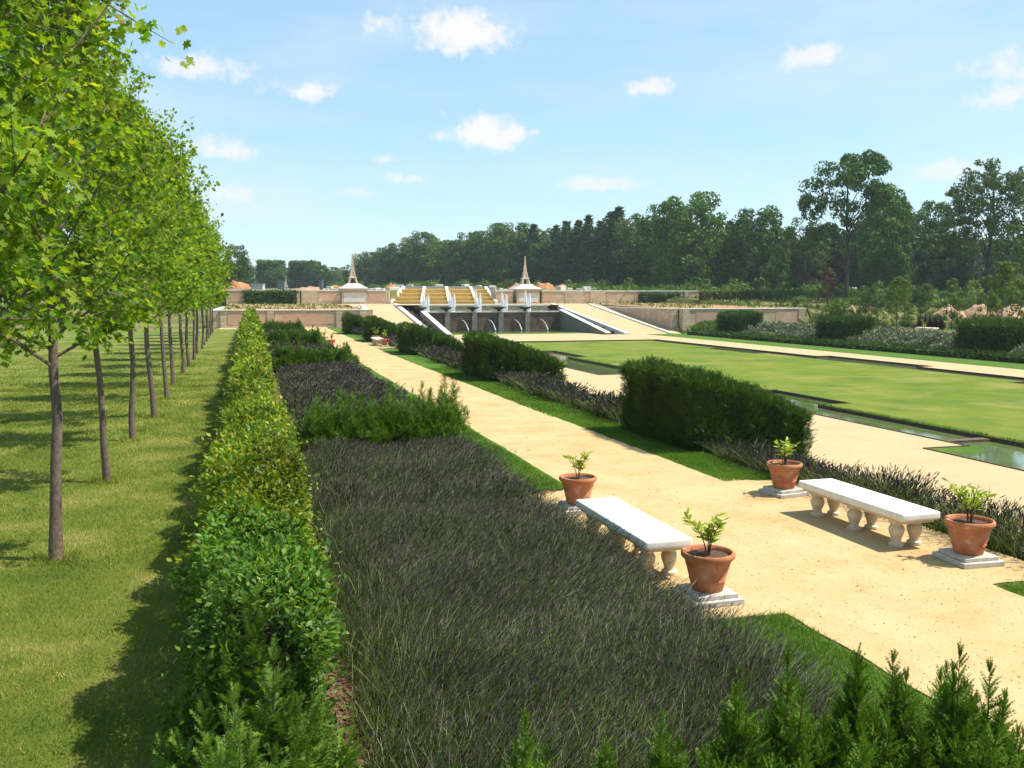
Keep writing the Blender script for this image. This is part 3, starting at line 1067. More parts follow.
# ------------------------------------------------------------------ hornbeam hedge
def hedge_leaves(y0, y1, per_m, size, tmpl, rng):
    n = int((y1 - y0) * per_m)
    y = y0 + (y1 - y0) * rng.random(n)
    # section: superellipse, walked by arc
    w, h = .315, 1.70
    cell = y / 1.15
    bulge = .68 + .46 * np.abs(np.sin(cell * PI + .8 * np.sin(y * .7))) ** .6
    u = rng.random(n) * (2 * h + 2 * w)
    side = u < 2 * h
    left = u < h
    th = np.where(side, 0, 0)
    x = np.where(side, np.where(left, -w, w), (rng.random(n) * 2 - 1) * w)
    z = np.where(side, (u % h), h)
    # round off top corners
    cr = np.clip((z - (h - .3)) / .3, 0, 1)
    x = np.where(side, x * (1 - .28 * cr ** 2), x)
    z = np.where(side, z, h + .10 * (1 - (x / w) ** 2))
    nx = np.where(side, np.sign(x) * (1 - .4 * cr), x / w * .5)
    nz = np.where(side, .25 + .7 * cr, 1.0)
    lump = (vnoise(y * 1.7 + 9, z * 2.2 + x * 2, 2) - .5) * .46 + (vnoise(y * 4.2, z * 4.2 + x * 4, 5) - .5) * .26
    depth = -np.abs(rng.normal(size=n)) * .085 + lump
    sprout = (rng.random(n) < .10) * rng.random(n) ** 2 * .17
    nrm = unit(np.stack([nx, rng.normal(size=n) * .15, nz], -1))
    hs = .86 + .30 * vnoise(y * .8, y * 0 + 3, 8)
    pos = np.stack([x * bulge, y, z * hs * (.80 + .20 * bulge)], -1) + nrm * (depth + sprout)[:, None]
    pos[:, 2] = np.maximum(pos[:, 2], .03)
    d = unit(nrm * .55 + rng.normal(size=(n, 3)) * .6 + np.array([0, 0, .05]))
    N = unit(nrm * .8 + np.array([0, 0, .55]) + rng.normal(size=(n, 3)) * .5)
    s = size * (.7 + .6 * rng.random(n))
    return scatter(tmpl[0], tmpl[1], pos, frames(d, N), s)


rng = np.random.default_rng(51)
hr = empty('hornbeam_hedge', (0, 0, 0))
tag(hr, 'long leafy hornbeam hedge running beside the lawn to the brick wall', 'hedge')
parts = []
for a in ((4.9, 9, 16500, .050, T_LEAF4), (9, 16, 9500, .062, T_LEAF4), (16, 30, 3400, .10, T_LEAF4), (30, 52, 1700, .14, T_LEAF2), (52, 96, 650, .24, T_LEAF2)):
    Vv, Ff = hedge_leaves(*a, rng)
    # the plants nearest the camera are a deeper green than the rest
    nv = len(a[4][0])
    yy = np.repeat(Vv[::nv, 1], len(a[4][1]))
    pl_ = np.repeat(vnoise(Vv[::nv, 1] * .87, Vv[::nv, 0] * 0, 12), len(a[4][1]))
    green = (yy + 2.6 * (pl_ - .5) < 6.9) | (pl_ > .84)
    parts.append((Vv, Ff[~green], 0))
    parts.append((np.array(Vv), Ff[green], 1))
link('foliage', np_mesh('foliage', parts, ['hornbeam_leaf', 'hornbeam_green']), hr)
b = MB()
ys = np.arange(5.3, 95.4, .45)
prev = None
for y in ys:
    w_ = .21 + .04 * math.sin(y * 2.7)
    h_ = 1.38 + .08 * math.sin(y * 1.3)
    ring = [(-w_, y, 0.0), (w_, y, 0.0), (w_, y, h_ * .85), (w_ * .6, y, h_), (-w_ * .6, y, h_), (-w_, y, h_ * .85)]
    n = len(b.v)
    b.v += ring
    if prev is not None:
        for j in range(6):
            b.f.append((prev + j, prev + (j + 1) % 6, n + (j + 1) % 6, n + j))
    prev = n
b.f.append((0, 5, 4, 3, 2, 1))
b.build('shade_core', 'hedge_shade_core', hr)  # solid light-blocking core, coloured dark to read as inner shade


# ------------------------------------------------------------------ yew and juniper shrubs
def yew_shrub(seed, H, R, shoots, tmpl, per, tl, mat, spire=.11):
    rng = np.random.default_rng(seed)
    b = MB()
    P, D, N, S = [], [], [], []
    for i in range(shoots):
        a = rng.random() * 6.28
        rr = R * math.sqrt(rng.random()) * (0 if i == 0 else .45 if i < 3 and spire > 0 else 1)
        L = H * (1.0 - spire - (.55 - spire) * (rr / R) ** 1.2) * (.78 + .24 * rng.random()) if i > 2 else H * (1 - .09 * i)
        lean = .35 * rr / R
        base = np.array([.3 * rr * math.cos(a), .3 * rr * math.sin(a), .02])
        tip = np.array([rr * math.cos(a) * (1 + lean * .3), rr * math.sin(a) * (1 + lean * .3), L])
        mid = base * .4 + tip * .6
        mid[2] = L * .5
        pts = [base, mid, tip]
        b.tube([tuple(p) for p in pts], [.014, .008, .002], 4, cap=False)
        per_ = int(per * (2.2 if i < 5 and spire > 0 else 1))
        t = np.sort(.16 + .84 * rng.random(per_) ** .8)
        q = (1 - t)[:, None] ** 2 * base + (2 * t * (1 - t))[:, None] * mid + (t ** 2)[:, None] * tip
        az = rng.random(per_) * 6.28
        el = np.radians(28 + 22 * t + 30 * np.clip((t - .86) / .14, 0, 1) + rng.normal(size=per_) * 6)
        d = np.stack([np.cos(az) * np.cos(el), np.sin(az) * np.cos(el), np.sin(el)], -1)
        d = d + np.array([math.cos(a), math.sin(a), 0]) * .25 * (rr / R)
        P.append(q)
        D.append(unit(d))
        S.append(tl * (1.25 - .85 * t ** 2) * (.75 + .5 * rng.random(per_)))
    P, D, S = np.concatenate(P), np.concatenate(D), np.concatenate(S)
    N = unit(np.array([0, 0, 1.0]) + rng.normal(size=P.shape) * .35)
    Vv, Ff = scatter(tmpl[0], tmpl[1], P, frames(D, N), S)
    return b.mesh('stem', 'twig_bark'), np_mesh('foliage', [(Vv, Ff, 0)], [mat])


def put_shrub(name, meshes, loc, rz, s, label, cat, group=None, sz=None):
    r = empty(name, loc, rz)
    r.scale = (s, s, sz or s)
    link('stem', meshes[0], r)
    link('foliage', meshes[1], r)
    tag(r, label, cat, group)
    return r


yew_hi = [yew_shrub(60 + i, 1.14, .38, 34, T_TWIG_HI, 50, .16, 'yew_needle') for i in range(4)]
yew_mid = [yew_shrub(70 + i, 1.3, .42, 34, T_TWIG_MID, 44, .22, 'yew_needle') for i in range(3)]
yew_lo = [yew_shrub(80 + i, 1.3, .45, 24, T_TWIG_LO, 36, .28, 'yew_needle') for i in range(3)]
near = [(1.0, 4.55, .78), (1.42, 4.62, .98), (1.85, 4.5, .86), (2.25, 4.62, .9), (2.72, 4.55, 1.10), (3.12, 4.66, 1.12), (3.55, 4.58, 1.14), (3.92, 4.7, 1.02), (4.18, 4.42, 1.12), (4.5, 4.5, .98)]
near += [(2.0, 4.2, .74), (2.5, 4.22, .78), (2.95, 4.2, .84), (3.34, 4.24, .86), (3.74, 4.22, .84), (4.36, 4.72, .9)]
for i, (x, y, s) in enumerate(near):
    put_shrub('yew_shrub', yew_hi[i % 4], (x, y, .006), random.random() * 6, s * .93, 'young upright yew in the row along the bottom edge of the picture', 'shrub', 'young yews of the nearest row')
for j, (ry, n_, ms, where) in enumerate(((18.7, 8, yew_mid, 'second yew row, behind the large lavender field'), (39.8, 8, yew_lo, 'third yew row, by the middle of the path'),
                                         (57.2, 8, yew_lo, 'fourth yew row, beside the far pots'), (79, 8, yew_lo, 'last yew row, below the brick wall'))):
    for i in range(n_):
        for kk in range(2):
            x = 1.2 + (4.08 - 1.2) * (i + .5 * kk) / (n_ - .5) + random.uniform(-.08, .08)
            put_shrub('yew_shrub', ms[(i + kk) % 3], (x, ry + kk * .65 + random.uniform(-.15, .15), .006), random.random() * 6, random.uniform(.95, 1.22) * (1.08 if i == n_ - 1 else 1) * (.92 if j == 1 else 1),
                      'dark young yew in the ' + where, 'shrub', 'young yews of the ' + where.split(',')[0])
juni = yew_shrub(91, 1.80, .56, 70, T_TWIG_FAN, 60, .20, 'juniper', .0)
put_shrub('conifer_shrub', juni, (-.02, 4.95, .006), 1, .98, 'feathery conifer bush at the near end of the hornbeam hedge', 'shrub')
put_shrub('conifer_shrub', yew_shrub(92, 1.55, .52, 60, T_TWIG_FAN, 56, .2, 'juniper', .0), (-.12, 4.25, .006), 2, .98, 'lower conifer bush at the bottom edge, in front of the hedge end', 'shrub')


# ------------------------------------------------------------------ clipped yew blocks on the bank
def clip_block(x0, x1, y0, y1, hw, he, per, tmpl, size, seed):
    """block on the bank: height hw on its west side falling to he on its east side"""
    rng = np.random.default_rng(seed)

    def top(x):
        t = np.clip((x - x0) / (x1 - x0), 0, 1)
        return hw + (he - hw) * t
    pos, nrm = [], []
    wx, wy = x1 - x0, y1 - y0
    for face, area in (('t', wx * wy), ('w', wy * hw), ('e', wy * 1.6), ('s', wx * 1.7), ('n', wx * 1.7)):
        n = int(area * per)
        a, c = rng.random(n), rng.random(n)
        if face == 't':
            x, y = x0 + wx * a, y0 + wy * c
            z = top(x)
            nr = np.tile([.15 if hw > he else 0, 0, 1.0], (n, 1))
        elif face in 'we':
            y = y0 + wy * a
            x = np.full(n, x0 if face == 'w' else x1)
            gb = bank(x)
            z = gb + (top(x) - gb) * c
            nr = np.tile([-1.0 if face == 'w' else 1.0, 0, .25], (n, 1))
        else:
            x = x0 + wx * a
            y = np.full(n, y0 if face == 's' else y1)
            gb = bank(x)
            z = gb + (top(x) - gb) * c
            nr = np.tile([0, -1.0 if face == 's' else 1.0, .25], (n, 1))
        p = np.stack([x, y, z], -1)
        lump = (vnoise(x * 1.3 + z, y * 1.3 + z * .7, seed) - .5) * .28 + (vnoise(x * 4 + z * 3, y * 4 + z * 2, seed + 1) - .5) * .16
        p += unit(nr) * (lump - np.abs(rng.normal(size=n)) * .08)[:, None]
        pos.append(p)
        nrm.append(nr)
    P, Nn = np.concatenate(pos), unit(np.concatenate(nrm))
    # soften the edges of the block
    cx, cy_ = (x0 + x1) / 2, (y0 + y1) / 2
    ex, ey = (np.abs(P[:, 0] - cx) / (wx / 2)) ** 6, (np.abs(P[:, 1] - cy_) / (wy / 2)) ** 6
    tz = np.clip(P[:, 2] / np.maximum(top(P[:, 0]), .1), 0, 1) ** 8
    P[:, 2] -= .12 * np.clip((ex + ey) * tz, 0, 1.4)
    D = unit(Nn * .6 + np.array([0, 0, .55]) + rng.normal(size=P.shape) * .4)
    Vv, Ff = scatter(tmpl[0], tmpl[1], P, frames(D, unit(Nn + rng.normal(size=P.shape) * .4)), size * (.7 + .7 * rng.random(len(P))))
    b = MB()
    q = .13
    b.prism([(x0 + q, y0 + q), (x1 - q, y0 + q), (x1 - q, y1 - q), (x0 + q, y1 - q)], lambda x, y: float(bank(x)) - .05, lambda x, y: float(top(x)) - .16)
    return np_mesh('foliage', [(Vv, Ff, 0)], ['yew_clip']), b.mesh('shade_core', 'yew_shade_core')  # second mesh is an added dark core, painted as shade behind the twigs


def put_block(args, label):
    fm, bmm = clip_block(*args)
    r = empty('clipped_yew_hedge', (0, 0, 0))
    fo = link('foliage', fm, r)
    link('shade_core', bmm, r)
    tag(r, label, 'hedge', 'clipped yew blocks')


put_block((9.1, 12.15, 17.5, 21.3, 1.80, .80, 620, T_TWIG_MID, .17, 1), 'largest dark clipped yew block, nearest on the right of the gravel path')
put_block((9.05, 12.15, 34.7, 38.6, 1.75, .70, 330, T_TWIG_LO, .24, 2), 'second dark clipped yew block along the right of the path, its top sloping down')
put_block((8.95, 12.0, 52.3, 56.1, 1.7, .55, 220, T_TWIG_LO, .28, 3), 'third dark clipped yew block along the path, near the middle terrace')
put_block((8.8, 12.0, 68.4, 72.0, 1.7, .5, 180, T_TWIG_LO, .3, 4), 'fourth clipped yew block, just beyond the small far pots')
put_block((8.5, 11.7, 82.8, 86.5, 1.7, .5, 150, T_TWIG_LO, .32, 5), 'farthest clipped yew block on the near bank, before the brick wall')
put_block((52.2, 55.2, 52.3, 57.2, 1.35, 1.45, 160, T_TWIG_LO, .3, 6), 'dark clipped yew block at the right edge of the far bank')
put_block((52.2, 55.2, 70.7, 75.0, 1.32, 1.42, 140, T_TWIG_LO, .32, 7), 'middle dark clipped yew block on the far bank')
put_block((52.4, 55.6, 90.2, 94.6, 1.42, 1.52, 120, T_TWIG_LO, .34, 8), 'dark clipped yew block on the far bank nearest the brick wall')


def low_hedge(x0, x1, y0, y1, z0, h, per, label, seed, mat='yew_clip', size=.16):
    rng = np.random.default_rng(seed)
    w, L = x1 - x0, y1 - y0
    n = int(L * (w + 2 * h) * per)
    y = y0 + L * rng.random(n)
    u = rng.random(n) * (w + 2 * h)
    x = np.where(u < h, x0, np.where(u < h + w, x0 + u - h, x1))
    z = np.where(u < h, u, np.where(u < h + w, h, u - h - w))
    nr = np.stack([np.where(u < h, -1.0, np.where(u < h + w, 0, 1.0)), 0 * u, np.where((u > h) & (u < h + w), 1.0, .3)], -1)
    P = np.stack([x, y, z0 + z], -1) + unit(nr) * ((vnoise(x * 3 + z * 2, y * 2.2, seed) - .5) * .12)[:, None]
    D = unit(nr * .6 + np.array([0, 0, .5]) + rng.normal(size=P.shape) * .5)
    Vv, Ff = scatter(T_TWIG_LO[0], T_TWIG_LO[1], P, frames(D, unit(nr + rng.normal(size=P.shape) * .4)), size * (.7 + .7 * rng.random(n)))
    r = empty('box_hedge', (x0, y0, z0))
    o = link('foliage', np_mesh('foliage', [(Vv, Ff, 0)], [mat]), r, (-x0, -y0, -z0))
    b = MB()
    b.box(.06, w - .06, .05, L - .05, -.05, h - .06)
    b.build('shade_core', 'yew_shade_core', r)  # added solid core, its dark colour stands for shade in the box hedge
    tag(r, label, 'hedge')


low_hedge(50.7, 51.5, 30, 99, LOW, .42, 55, 'long low dark box edging at the foot of the far bank', 31, size=.3)
low_hedge(12.4, 12.9, 14, 100, LOW + .0, .32, 60, 'low box edging at the foot of the near bank behind the yew blocks', 32, size=.2)


# ------------------------------------------------------------------ lavender
def lavender(name, x0, x1, y0, y1, dens, hgt, lean, wid, seed, zf=None, sides=0.0, edge=.25, mound=.0):
    """stems with flower spikes, plus the grey-green leaf mounds under them"""
    rng = np.random.default_rng(seed)
    n = int((x1 - x0) * (y1 - y0) * dens)
    # plants stand in clumps
    cx = x0 + (x1 - x0) * rng.random(max(4, n // 45))
    cy_ = y0 + (y1 - y0) * rng.random(max(4, n // 45))
    ci = rng.integers(0, len(cx), n)
    bx = cx[ci] + rng.normal(size=n) * .17
    by = cy_[ci] + rng.normal(size=n) * .17
    keep = (bx > x0) & (bx < x1) & (by > y0) & (by < y1)
    bx, by, ci = bx[keep], by[keep], ci[keep]
    n = len(bx)
    zb = zf(bx, by) if zf is not None else np.full(n, .006)
    e = np.minimum(np.minimum(bx - x0, x1 - bx), np.minimum(by - y0, y1 - by))
    fall = .62 + .38 * np.clip(e / edge, 0, 1)
    h = hgt * fall * (.72 + .5 * rng.random(n)) * (.8 + .4 * vnoise(bx * .9, by * .9, seed))
    off = np.stack([bx - cx[ci], by - cy_[ci]], -1)
    out = np.stack([np.clip((bx - (x0 + x1) / 2) / ((x1 - x0) / 2), -1, 1) * sides, np.zeros(n)], -1)
    lx = lean[0] * (.6 + .8 * vnoise(bx * .6, by * .6, seed + 2)) + off[:, 0] * 1.1 + rng.normal(size=n) * .32 + out[:, 0] - .55 * np.clip((bx - x1 + .45) / .45, 0, 1) * (lean[0] > .2)
    ly = lean[1] + off[:, 1] * 1.1 + rng.normal(size=n) * .30
    top = np.stack([bx + lx * h, by + ly * h, zb + h], -1)
    mid = np.stack([bx + lx * h * .32, by + ly * h * .32, zb + h * .55], -1)
    base = np.stack([bx, by, zb], -1)
    a = rng.random(n) * 6.28
    sx = np.stack([np.cos(a), np.sin(a), 0 * a], -1) * wid
    sv = np.stack([base - sx, base + sx, mid + sx * .8, mid - sx * .8, top + sx * .5, top - sx * .6], 1).reshape(-1, 3)
    q = np.arange(n)[:, None] * 6
    sf = np.concatenate([q + np.array([0, 1, 2, 3]), q + np.array([3, 2, 4, 5])])
    # spikes
    d = unit(top - mid)
    hl = (.045 + .05 * rng.random(n)) * (wid / .0032) ** .35
    keep2 = rng.random(n) < .72
    tv = []
    for ang_ in (0, PI / 2):
        c_, s_ = math.cos(ang_), math.sin(ang_)
        for (xx, yy) in ((-.45, -.02), (.45, .05), (1.0, .40), (.55, .8), (0, 1.0), (-.55, .78), (-1.0, .35)):
            tv.append((xx * c_ * .11, yy, xx * s_ * .11))
    tv = np.array(tv)
    tf = np.array([[0, 1, 2], [0, 2, 6], [6, 2, 5], [5, 2, 3], [5, 3, 4], [7, 8, 9], [7, 9, 13], [13, 9, 12], [12, 9, 10], [12, 10, 11]])
    tp = top[keep2]
    sc = np.stack([hl[keep2] * wid / .0034 * .62, hl[keep2], hl[keep2] * wid / .0034 * .62], -1)
    hv, hf = scatter(tv, tf, tp - d[keep2] * hl[keep2][:, None] * .25, frames(d[keep2], rdir(len(tp), rng)), sc)
    # leaves low down
    m_ = int(n * .8)
    ii = rng.integers(0, n, m_)
    lp = base[ii] + np.stack([rng.normal(size=m_) * .05, rng.normal(size=m_) * .05, hgt * .55 * rng.random(m_) * fall[ii]], -1)
    ld = unit(np.stack([rng.normal(size=m_) * .6, rng.normal(size=m_) * .6, .6 + .5 * rng.random(m_)], -1))
    wv = np.array([[-.06, 0, 0], [.06, 0, 0], [.05, .6, .02], [0, 1, 0], [-.05, .6, .02]])
    wf = np.array([[0, 1, 2], [0, 2, 4], [4, 2, 3]])
    ws = (.10 + .08 * rng.random(m_))
    ws3 = np.stack([ws * wid / .0032 * .75, ws, ws], -1)
    lv, lf = scatter(wv, wf, lp, frames(ld, rdir(m_, rng)), ws3)
    o = link(name, np_mesh(name, [(sv, sf, 0), (hv, hf, 1), (lv, lf, 2)], ['lav_stem', 'lav_head', 'lav_leaf']))
    tag(o, kind='stuff')
    return o


zbank = lambda x, y: bank(x)
lavender('lavender', .72, 4.2, 4.6, 12.5, 2500, .46, (.42, .10), .0021, 41, edge=.45)
lavender('lavender', .80, 4.25, 12.5, 18.3, 1500, .46, (.42, .10), .0029, 42, edge=.45)
lavender('lavender', .95, 4.35, 20.2, 39.4, 420, .48, (.4, .1), .0066, 43, edge=.4)
lavender('lavender', .95, 4.35, 41.2, 56.8, 160, .52, (.35, .1), .014, 44, edge=.4)
lavender('lavender', .95, 4.35, 58.6, 78.6, 90, .52, (.3, .1), .02, 45, edge=.4)
lavender('lavender', .95, 4.35, 80.4, 99, 80, .52, (.3, .1), .02, 46, edge=.4)
# strips on the bank to the right of the path
lavender('lavender', 9.45, 10.75, 2, 17.2, 900, .58, (.06, 0), .0046, 47, zbank, .6, .5)
lavender('lavender', 9.4, 10.8, 21.7, 34.4, 420, .62, (.1, 0), .008, 48, zbank, .6, .5)
lavender('lavender', 9.3, 10.7, 39, 52, 220, .62, (.1, 0), .013, 49, zbank, .6, .5)
lavender('lavender', 9.3, 10.7, 57.4, 68.2, 130, .6, (.1, 0), .018, 50, zbank, .6, .5)
lavender('lavender', 9.2, 10.6, 72.4, 82.6, 110, .6, (.1, 0), .02, 50, zbank, .6, .5)


# ------------------------------------------------------------------ grass blades near the camera
def blades(x0, x1, y0, y1, n, h, w, z, seed):
    rng = np.random.default_rng(seed)
    x, y = x0 + (x1 - x0) * rng.random(n), y0 + (y1 - y0) * (rng.random(n) if y0 < 30 else rng.random(n) ** 2.2)
    hh = h * (.5 + .9 * rng.random(n)) * (.7 + .6 * vnoise(x * 1.5, y * 1.5, seed))
    a = rng.random(n) * 6.28
    l = rng.normal(size=(n, 2)) * .5
    sx, sy_ = np.cos(a) * w, np.sin(a) * w
    A = np.stack([x - sx, y - sy_, np.full(n, z)], -1)
    B = np.stack([x + sx, y + sy_, np.full(n, z)], -1)
    T = np.stack([x + l[:, 0] * hh, y + l[:, 1] * hh, z + hh], -1)
    return np.stack([A, B, T], 1).reshape(-1, 3), np.arange(3 * n).reshape(-1, 3)


pg = []
for a in ((-9, -.3, 5, 12, 130000, .035, .0035, .004, 1), (-10, -.3, 12, 22, 110000, .04, .005, .004, 2), (-10, -.3, 22, 36, 60000, .045, .009, .004, 3), (-12, -.3, 36, 60, 45000, .045, .013, .004, 4)):
    Vv, Ff = blades(*a)
    pg.append((Vv, Ff, 0))
# rough tufts round the trunks
for x, y in ty[1:9]:
    Vv, Ff = blades(x - .28, x + .28, y - .28, y + .28, 420, .10, .006, .004, int(y))
    pg.append((Vv, Ff, 0))
tag(link('grass', np_mesh('grass', pg, ['grass_blade'])), kind='stuff')
pg = []
for a in ((22.95, 23.15, 14, 64, 9000, .08, .012, LOW + .02, 16), (4.2, 5.42, 4.5, 8.2, 22000, .05, .004, .022, 5), (4.2, 5.3, 14.8, 30, 40000, .05, .005, .022, 6), (8.34, 9.5, 3, 8.35, 22000, .05, .004, .010, 7),
          (8.3, 9.4, 14.6, 24, 36000, .05, .005, .010, 8), (8.1, 9.4, 24, 42, 24000, .05, .009, .010, 9)):
    Vv, Ff = blades(*a)
    pg.append((Vv, Ff, 0))
tag(link('grass', np_mesh('grass', pg, ['verge_blade'])), kind='stuff')


# pebbles and crumbs on the gravel, leaf litter along the hedge foot
def crumbs(boxes, mat, name, smin, smax, seed):
    rng = np.random.default_rng(seed)
    tv = np.array([[1, 0, 0], [0, 1, 0], [-1, 0, 0], [0, -1, 0], [0, 0, .7], [0, 0, -.5]]) * 1.0
    tf = np.array([[0, 1, 4], [1, 2, 4], [2, 3, 4], [3, 0, 4], [1, 0, 5], [2, 1, 5], [3, 2, 5], [0, 3, 5]])
    pos = []
    for x0, x1, y0, y1, z, n in boxes:
        pos.append(np.stack([x0 + (x1 - x0) * rng.random(n), y0 + (y1 - y0) * rng.random(n), np.full(n, z)], -1))
    P = np.concatenate(pos)
    n = len(P)
    s = smin + (smax - smin) * rng.random(n) ** 4
    Vv, Ff = scatter(tv, tf, P, frames(rdir(n, rng) * [1, 1, .2], np.tile([0, 0, 1.0], (n, 1)) + rng.normal(size=(n, 3)) * .2), np.stack([s, s * (.6 + .5 * rng.random(n)), s * .7], -1))
    tag(link(name, np_mesh(name, [(Vv, Ff, 0)], [mat])), kind='stuff')


crumbs([(5.4, 8.4, 5, 14, .016, 5000), (4.1, 5.4, 8.4, 14.6, .016, 1400), (8.3, 9.5, 8.4, 14.4, .016, 1400), (5.3, 8.2, 14, 26, .016, 3000)], 'gravel', 'gravel', .003, .013, 4)
crumbs([(4.0, 9.5, 6.2, 14.6, .016, 260), (5.3, 8.3, 14, 24, .016, 70)], 'soil', 'litter', .005, .02, 5)
crumbs([(.40, .85, 4, 20, .012, 6500)], 'soil', 'litter', .008, .035, 6)
crumbs([(9.25, 9.6, 14.5, 17.3, .01, 700), (9.25, 9.6, 21.6, 33, .01, 1500), (4.0, 4.45, 8, 21, .02, 1200)], 'soil', 'litter', .008, .04, 7)

# ------------------------------------------------------------------ terraces
SL = .8  # thickness of retaining walls


def retaining(name, x0, x1, y, z0, z1, label, panels, piers, depth=SL, cop=.12):
    """wall along X: stone body, brick panels a little proud, piers, coping"""
    r = empty(name, (x0, y, z0))
    h = z1 - z0
    b = MB()
    b.box(0, x1 - x0, 0, depth, -.4, h - cop)
    b.build('body', 'pale_stone', r)
    b = MB()
    b.box(-.06, x1 - x0 + .06, -.1, depth + .1, h - cop, h)
    b.build('coping', 'coping_stone', r, bevel=.015, segs=1)
    for a, c in panels:
        b = MB()
        b.box(a - x0, c - x0, -.03, .1, .18 * h, h - cop - .12 * h)
        b.build('brick_panel', 'brick', r)
    for a, c in piers:
        b = MB()
        b.box(a - x0, c - x0, -.09, .1, -.3, h - cop - .003)
        b.build('pier', 'pale_stone', r)
    tag(r, label, 'wall')
    return r


def swall(name, x, y0, y1, zb, z1, label, face):
    """side wall along Y whose foot follows the ramp"""
    r = empty(name, (x, y0, 0))
    b = MB()
    b.box(-SL / 2, SL / 2, 0, y1 - y0, LOW - .3, z1 - .12)
    b.build('body', 'pale_stone', r)
    b = MB()
    b.box(-SL / 2 - .1, SL / 2 + .1, -.02, y1 - y0, z1 - .12, z1)
    b.build('coping', 'coping_stone', r)
    n = 7
    for i in range(n):
        a = (y1 - y0) * (i + .18) / n
        c = (y1 - y0) * (i + .80) / n
        b = MB()
        xx = face * SL / 2
        b.box(min(xx, xx + .03 * face) - (.05 if face > 0 else 0), max(xx, xx + .03 * face) + (.05 if face < 0 else 0), a, c, LOW + .3, z1 - .35)
        b.build('brick_panel', 'brick', r)
    tag(r, label, 'wall')


retaining('retaining_wall', -3.2, 12.8, WY, 0, 2.0, 'lower brick and stone wall closing the near end of the gravel path', [(-2.4, 1.6), (2.6, 8.9)], [(1.75, 2.45), (9.3, 10.0), (12.0, 12.75)])
xr = x_at(807, WY)
retaining('retaining_wall', 52.5, xr, WY + .2, LOW, 1.95, 'lower brick and stone wall right of the wide ramp', [(54.5, 58.5), (60.5, 64), (66, 70)], [(52.55, 53.6), (59, 60), (xr - 1.1, xr - .05)])
swall('retaining_wall', 52.0, WY + 1.1, 131, 0, 1.95, 'brick-panelled side wall along the right edge of the ramp', -1)
swall('retaining_wall', 13.2, WY + 1.0, 131, 0, 1.98, 'side wall along the left edge of the ramp', 1)
swall('retaining_wall', -3.6, WY + .1, 140, 0, 1.98, 'side wall running back from the left end of the lower brick wall', -1)

RY0, RY1 = 101.9, 130.0


def ramp_z(y):
    return LOW + (MID - LOW) * np.clip((y - RY0) / (RY1 - RY0), 0, 1)


for x0, x1 in ((13.6, 19.9), (44.3, 51.6)):
    b = MB()
    b.v = [(x0, RY0, LOW + .004), (x1, RY0, LOW + .004), (x1, RY1, MID), (x0, RY1, MID)]
    b.f = [(0, 1, 2, 3)]
    tag(b.build('gravel_ramp', 'gravel_far'), kind='structure')
sheet('gravel_terrace', [(-3.2, RY1 + 4), (13.6, RY1 + 4), (13.6, RY1), (19.9, RY1), (19.9, RY1 - 3.5), (44.3, RY1 - 3.5), (44.3, RY1), (51.6, RY1), (51.6, RY1 + 4), (72, RY1 + 4), (72, UY), (-3.2, UY)], MID + .002, 'gravel_far')
sheet('raised_bed', [(-3.1, WY + .9), (12.7, WY + .9), (12.7, RY1 + 4), (-3.1, RY1 + 4)], lambda x, y: 1.93 + .3 * (y - WY) / 31, 'bed_earth')
sheet('raised_bed', [(52.6, WY + 1.1), (72, WY + 1.1), (72, RY1 + 4), (52.6, RY1 + 4)], lambda x, y: 1.90 + .3 * (y - WY) / 31, 'bed_earth')


def incline(name, x0, x1, ya, za, yb, zb, th, mat, label, cat='kerb'):
    b = MB()
    b.bar([(x0, ya, za - th), (x1, ya, za - th), (x1, ya, za), (x0, ya, za)], [(x0, yb, zb - th), (x1, yb, zb - th), (x1, yb, zb), (x0, yb, zb)])
    return tag(b.build(name, mat), label, cat)


incline('ramp_kerb', 19.9, 20.5, RY0 - .3, LOW + .22, RY1, MID + .2, 1.6, 'white_kerb', 'white sloping kerb beside the left ramp')
incline('ramp_kerb', 43.75, 44.3, RY0 - .3, LOW + .22, RY1, MID + .2, 1.6, 'white_kerb', 'white sloping kerb beside the right ramp')
incline('ramp_kerb', 49.8, 50.25, RY0 - .3, LOW + .15, RY1, MID + .15, .6, 'white_kerb', 'thin white kerb along the foot of the right side wall')
incline('ramp_kerb', 15.0, 15.45, RY0 - .3, LOW + .15, RY1, MID + .15, .6, 'white_kerb', 'thin white kerb along the foot of the left side wall')
FY = 119.0
incline('channel_wall', 21.75, 22.3, RY0, LOW + .2, FY + .2, 1.6, 3.2, 'wet_pier', 'white topped sloping wall at the left of the fountain basin', 'wall')
incline('channel_wall', 41.4, 42.0, RY0, LOW + .2, FY + .2, 1.6, 3.2, 'wet_pier', 'sloping stone wall at the right of the fountain basin', 'wall')
incline('ramp_kerb', 41.35, 42.05, RY0, LOW + .26, FY + .2, 1.66, .06, 'white_kerb', 'white coping on the sloping wall right of the basin')
incline('ramp_kerb', 21.7, 22.35, RY0, LOW + .26, FY + .2, 1.66, .06, 'white_kerb', 'white coping on the sloping wall left of the basin')
# stepped side channels between the kerbs
for x0, x1, lab in ((20.5, 21.75, 'stepped stone water channel left of the basin'), (42.0, 43.75, 'stepped stone water channel right of the basin')):
    b = MB()
    n = 9
    for i in range(n):
        ya, yb = RY0 + (RY1 - RY0) * i / n, RY0 + (RY1 - RY0) * (i + 1) / n
        b.box(x0 + .003, x1 - .003, ya, yb - .002, LOW - .5, float(ramp_z((ya + yb) / 2)) - .25)
    tag(b.build('water_stair', 'wet_stone'), lab, 'water stair')

